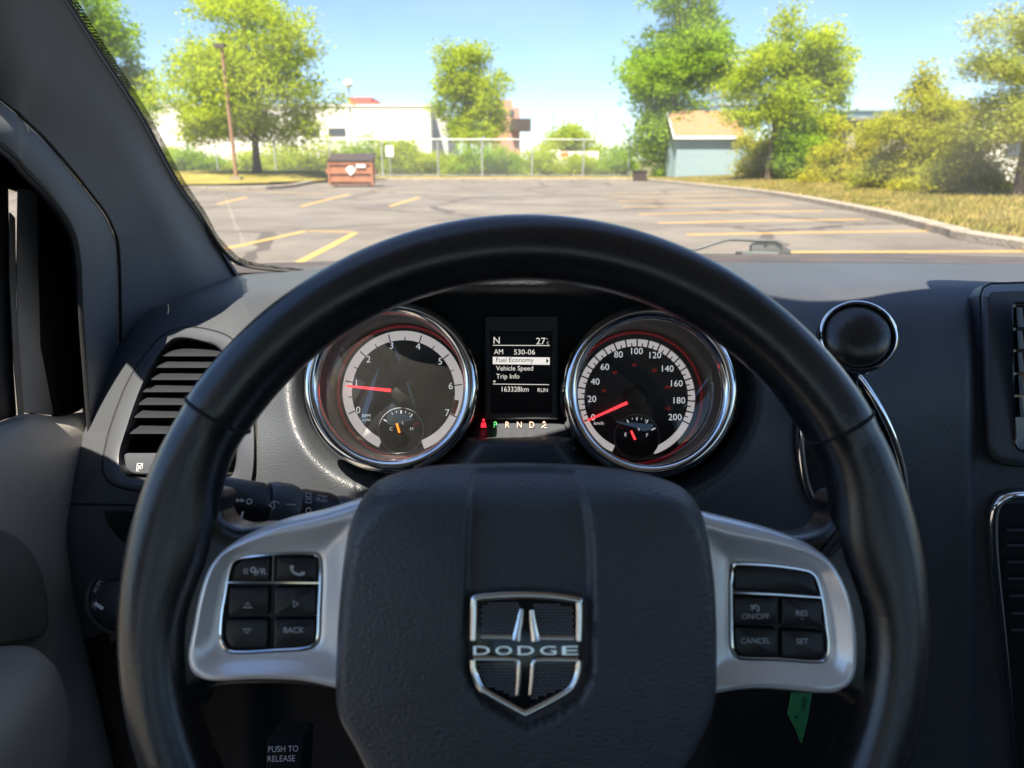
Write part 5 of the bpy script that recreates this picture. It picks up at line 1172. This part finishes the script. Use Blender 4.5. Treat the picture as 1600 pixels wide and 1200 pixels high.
b.loft([[c0, c0+gd*1.2, c0+gd*1.2+gn*.03, c0+gn*.03], [p+Vector((0, 0, 1.9)) for p in (c0, c0+gd*1.2, c0+gd*1.2+gn*.03, c0+gn*.03)]], M['shed'], cap0=True, cap1=True); b.build('door', sh, smooth=0)
yb = 46.6; xb = X(998, yb)
bn = thing('refuse_bin', 'small dark bin at the foot of the tall maple', 'bin', (xb, yb, .1)); b = MB(); b.loft([[Vector((xb+sx_*.42*k, yb+sy_*.32*k, z)) for sx_, sy_ in ((-1, -1), (1, -1), (1, 1), (-1, 1))] for z, k in ((.0, .9), (.55, 1.0))], M['rust_d'], cap0=True, cap1=True); b.build('body', bn); b = MB(); b.box((xb, yb, .60), (.45, .36, .04), M['rubber']); b.build('lid', bn)

# ------------------------------------------------------------------ far buildings
M['render'] = simple('white_render', (.66, .63, .57), .8, var=.04, vscale=1)
M['brick'] = simple('pink_brick', (.42, .22, .17), .85, var=.12, vscale=6)
M['winglass'] = simple('dark_window_glass', (.05, .06, .07), .15)
M['teal_glass'] = simple('teal_curtain_wall', (.20, .30, .33), .25, var=.08)
M['redm'] = simple('red_roof_plant', (.40, .07, .05), .6)
M['grey_wall'] = simple('grey_cladding', (.40, .40, .42), .7, var=.05)
def bbox_part(name, parent, px0, px1, pt, y, dep, mat, pb=None, z0=0.0):
    xa, xb_ = X(px0, y), X(px1, y); zt_ = Z(pt, y); zb_ = z0 if pb is None else Z(pb, y); b = MB(); b.box(((xa+xb_)/2, y+dep/2, (zt_+zb_)/2), ((xb_-xa)/2, dep/2, (zt_-zb_)/2), M[mat]); return b.build(name, parent, smooth=0)
yw = 95; wb = thing('warehouse', 'long low white warehouse behind the trees on the left', 'building', (X(460, yw), yw, 0))
bbox_part('wall', wb, 232, 676, 166, yw, 25, 'render'); bbox_part('parapet', wb, 231, 677, 163, yw-.15, 25.3, 'render', 166.2); bbox_part('side_wing', wb, 677.5, 702, 178, yw+3, 18, 'grey_wall')
for px in (300, 350, 480, 520): bbox_part('window', wb, px, px+26, 200, yw-.1, .2, 'winglass', 212)
bbox_part('loading_door', wb, 610, 634, 222, yw-.1, .2, 'grey_wall', 262)
bbox_part('roof_plant', wb, 556, 588, 152, yw+6, 6, 'redm', 166); bbox_part('roof_plant', wb, 588.5, 597, 158, yw+6, 5, 'redm', 166)
yk = 130; bk = thing('brick_building', 'pink brick building with a stepped roofline right of the lone tree', 'building', (X(795, yk), yk, 0))
bbox_part('wall', bk, 768, 812, 168, yk, 16, 'brick'); bbox_part('gable', bk, 774, 801, 156, yk+1, 14, 'brick', 168.3)
for px, pt in ((782, 172), (796, 172), (782, 195), (796, 195)): bbox_part('window', bk, px, px+7, pt, yk-.12, .2, 'winglass', pt+10)
bbox_part('balcony', bk, 798, 829, 185, yk-1.5, 2.5, 'rust_d', 205)
yg = 300; tw = thing('glass_tower', 'tall pale teal glass tower behind the tall maple', 'building', (X(1143, yg), yg, 0)); bbox_part('wall', tw, 1112, 1174, 72, yg, 30, 'teal_glass')
for k in range(9): bbox_part('floor_band', tw, 1111.5, 1174.5, 78+k*14, yg-.6, 31, 'grey_wall', 80+k*14)
yg = 140; lo_ = thing('office_building', 'low teal glass office block between the forked tree and the cedar', 'building', (X(1335, yg), yg, 0)); bbox_part('wall', lo_, 1290, 1400, 170, yg, 30, 'teal_glass')
for k in range(4): bbox_part('floor_band', lo_, 1289.5, 1400.5, 172+k*10, yg-.5, 31, 'grey_wall', 172.7+k*10)
yp = 60; pv = thing('carport', 'brown roofed open carport below the teal office block', 'carport', (X(1325, yp), yp, 0)); bbox_part('roof', pv, 1296, 1352, 205, yp, 6, 'wood', 212)
for px in (1300, 1346): bbox_part('post', pv, px, px+2, 212, yp+.3, .2, 'rust_d')
bbox_part('back_wall', pv, 1300, 1350, 213, yp+5.5, .3, 'render')
yr = 31; ww = thing('white_building', 'white rendered building seen through the pine and shrubs at the far right', 'building', (X(1560, yr), yr, 0)); bbox_part('wall', ww, 1432, 1900, 175, yr, 12, 'render'); bbox_part('roof_edge', ww, 1431, 1902, 170, yr-.2, 12.4, 'grey_wall', 175.2)
for px in (1470, 1560, 1640): bbox_part('window', ww, px, px+34, 205, yr-.06, .1, 'winglass', 245)

# ------------------------------------------------------------------ vehicles and clutter behind the fence
def car_obj(kind, label, cx, y, col, L=4.4, H=1.45, cab=(.22, .30, .62, .80), group='vehicles parked behind the fence', rz=0.0, z0=.0):
    r = thing(kind, label, 'car', (cx, y, z0), group); r.rotation_euler = (0, 0, rz)
    mt = simple(kind+'_paint', col, .3, coat=.6)
    def bd(b, name):
        o = b.build(name, None, smooth=40); o.parent = r
    b = MB(); hl = L/2; loops = []
    for x, zt_, zb_, w in ((-hl, .62, .38, .70), (-hl+.12, .80, .28, .82), (-hl+1.0, .90, .24, .88), (0, .92, .22, .90), (hl-1.0, .92, .24, .88), (hl-.15, .86, .30, .82), (hl, .60, .40, .70)):
        loops.append([Vector((x, -w, zb_)), Vector((x, -w, zt_-.18)), Vector((x, -w*.9, zt_)), Vector((x, w*.9, zt_)), Vector((x, w, zt_-.18)), Vector((x, w, zb_))])
    b.loft(loops, mt, cap0=True, cap1=True); bd(b, 'body')
    b = MB(); q = [(-hl+L*cab[0], .90, .80), (-hl+L*cab[1], H, .62), (-hl+L*cab[2], H, .62), (-hl+L*cab[3], .90, .80)]
    b.loft([[Vector((x, -w, .9 if z < 1 else z)) for x, z, w in q], [Vector((x, w, z)) for x, z, w in q]], M['winglass'], cap0=True, cap1=True); bd(b, 'cabin_glass')
    b = MB(); b.box((-hl+L*(cab[1]+cab[2])/2, 0, H+.012), (L*(cab[2]-cab[1])/2, .63, .03), mt); bd(b, 'roof')
    for x in (-hl+.85, hl-.85):
        for s in (-1, 1):
            b = MB(); b.cyl((x, s*.72, .32), (x, s*.92, .32), .32, .32, M['rubber'], 16); bd(b, 'wheel')
    return r
yv = 66
for i, (px, col, lab) in enumerate(((714, (.78, .78, .78), 'white car behind the fence beside the lone tree'), (466, (.03, .10, .42), 'blue car behind the fence left of the dumpster'), (948, (.75, .75, .76), 'white car behind the fence near the tall maple'), (335, (.70, .72, .74), 'pale car behind the fence left of the brown light pole'), (805, (.45, .46, .48), 'silver car behind the fence below the brick building'))):
    car_obj('parked_car', lab, X(px, yv), yv, col, z0=max(Z(266, yv), 0)-.4)
yv = 64; xc = X(893, yv); bt = thing('box_truck', 'white box truck with orange and blue markings behind the fence', 'truck', (xc, yv, 0), 'vehicles parked behind the fence')
M['or'] = simple('orange_panel', (.65, .16, .03), .5); M['bl'] = simple('blue_panel', (.03, .08, .40), .5); M['rd'] = simple('red_panel', (.5, .03, .03), .5)
def tb(name, c, h, mat): b = MB(); b.box(c, h, M[mat]); b.build(name, bt, smooth=0)
tb('cargo_box', (xc+.5, yv, 1.35), (1.6, 1.1, .62), 'white_paint'); tb('orange_stripe', (xc-.75, yv-1.105, 1.72), (.32, .01, .2), 'or'); tb('blue_panel', (xc-.1, yv-1.105, 1.3), (.4, .01, .3), 'bl'); tb('red_panel', (xc+.6, yv-1.105, 1.15), (.35, .01, .22), 'rd'); tb('cab', (xc-1.75, yv, 1.35), (.6, 1.0, .75), 'white_paint'); tb('side_window', (xc-1.8, yv-1.005, 1.7), (.35, .01, .25), 'winglass')
for x in (-1.7, 1.3):
    b = MB(); b.cyl((xc+x, yv-1.0, .42), (xc+x, yv-.7, .42), .42, .42, M['rubber'], 16); b.build('wheel', bt)
ym = 60; xm = X(294, ym); cb = thing('utility_cabinet', 'white utility cabinet behind the fence near the left pillar', 'cabinet', (xm, ym, .3)); b = MB(); b.box((xm, ym, Z(228, ym)), (.45, .3, .55), M['white_paint']); b.build('housing', cb); b = MB(); b.box((xm, ym, Z(240, ym)/2), (.3, .22, Z(240, ym)/2-.1), M['grey_wall']); b.build('plinth', cb)
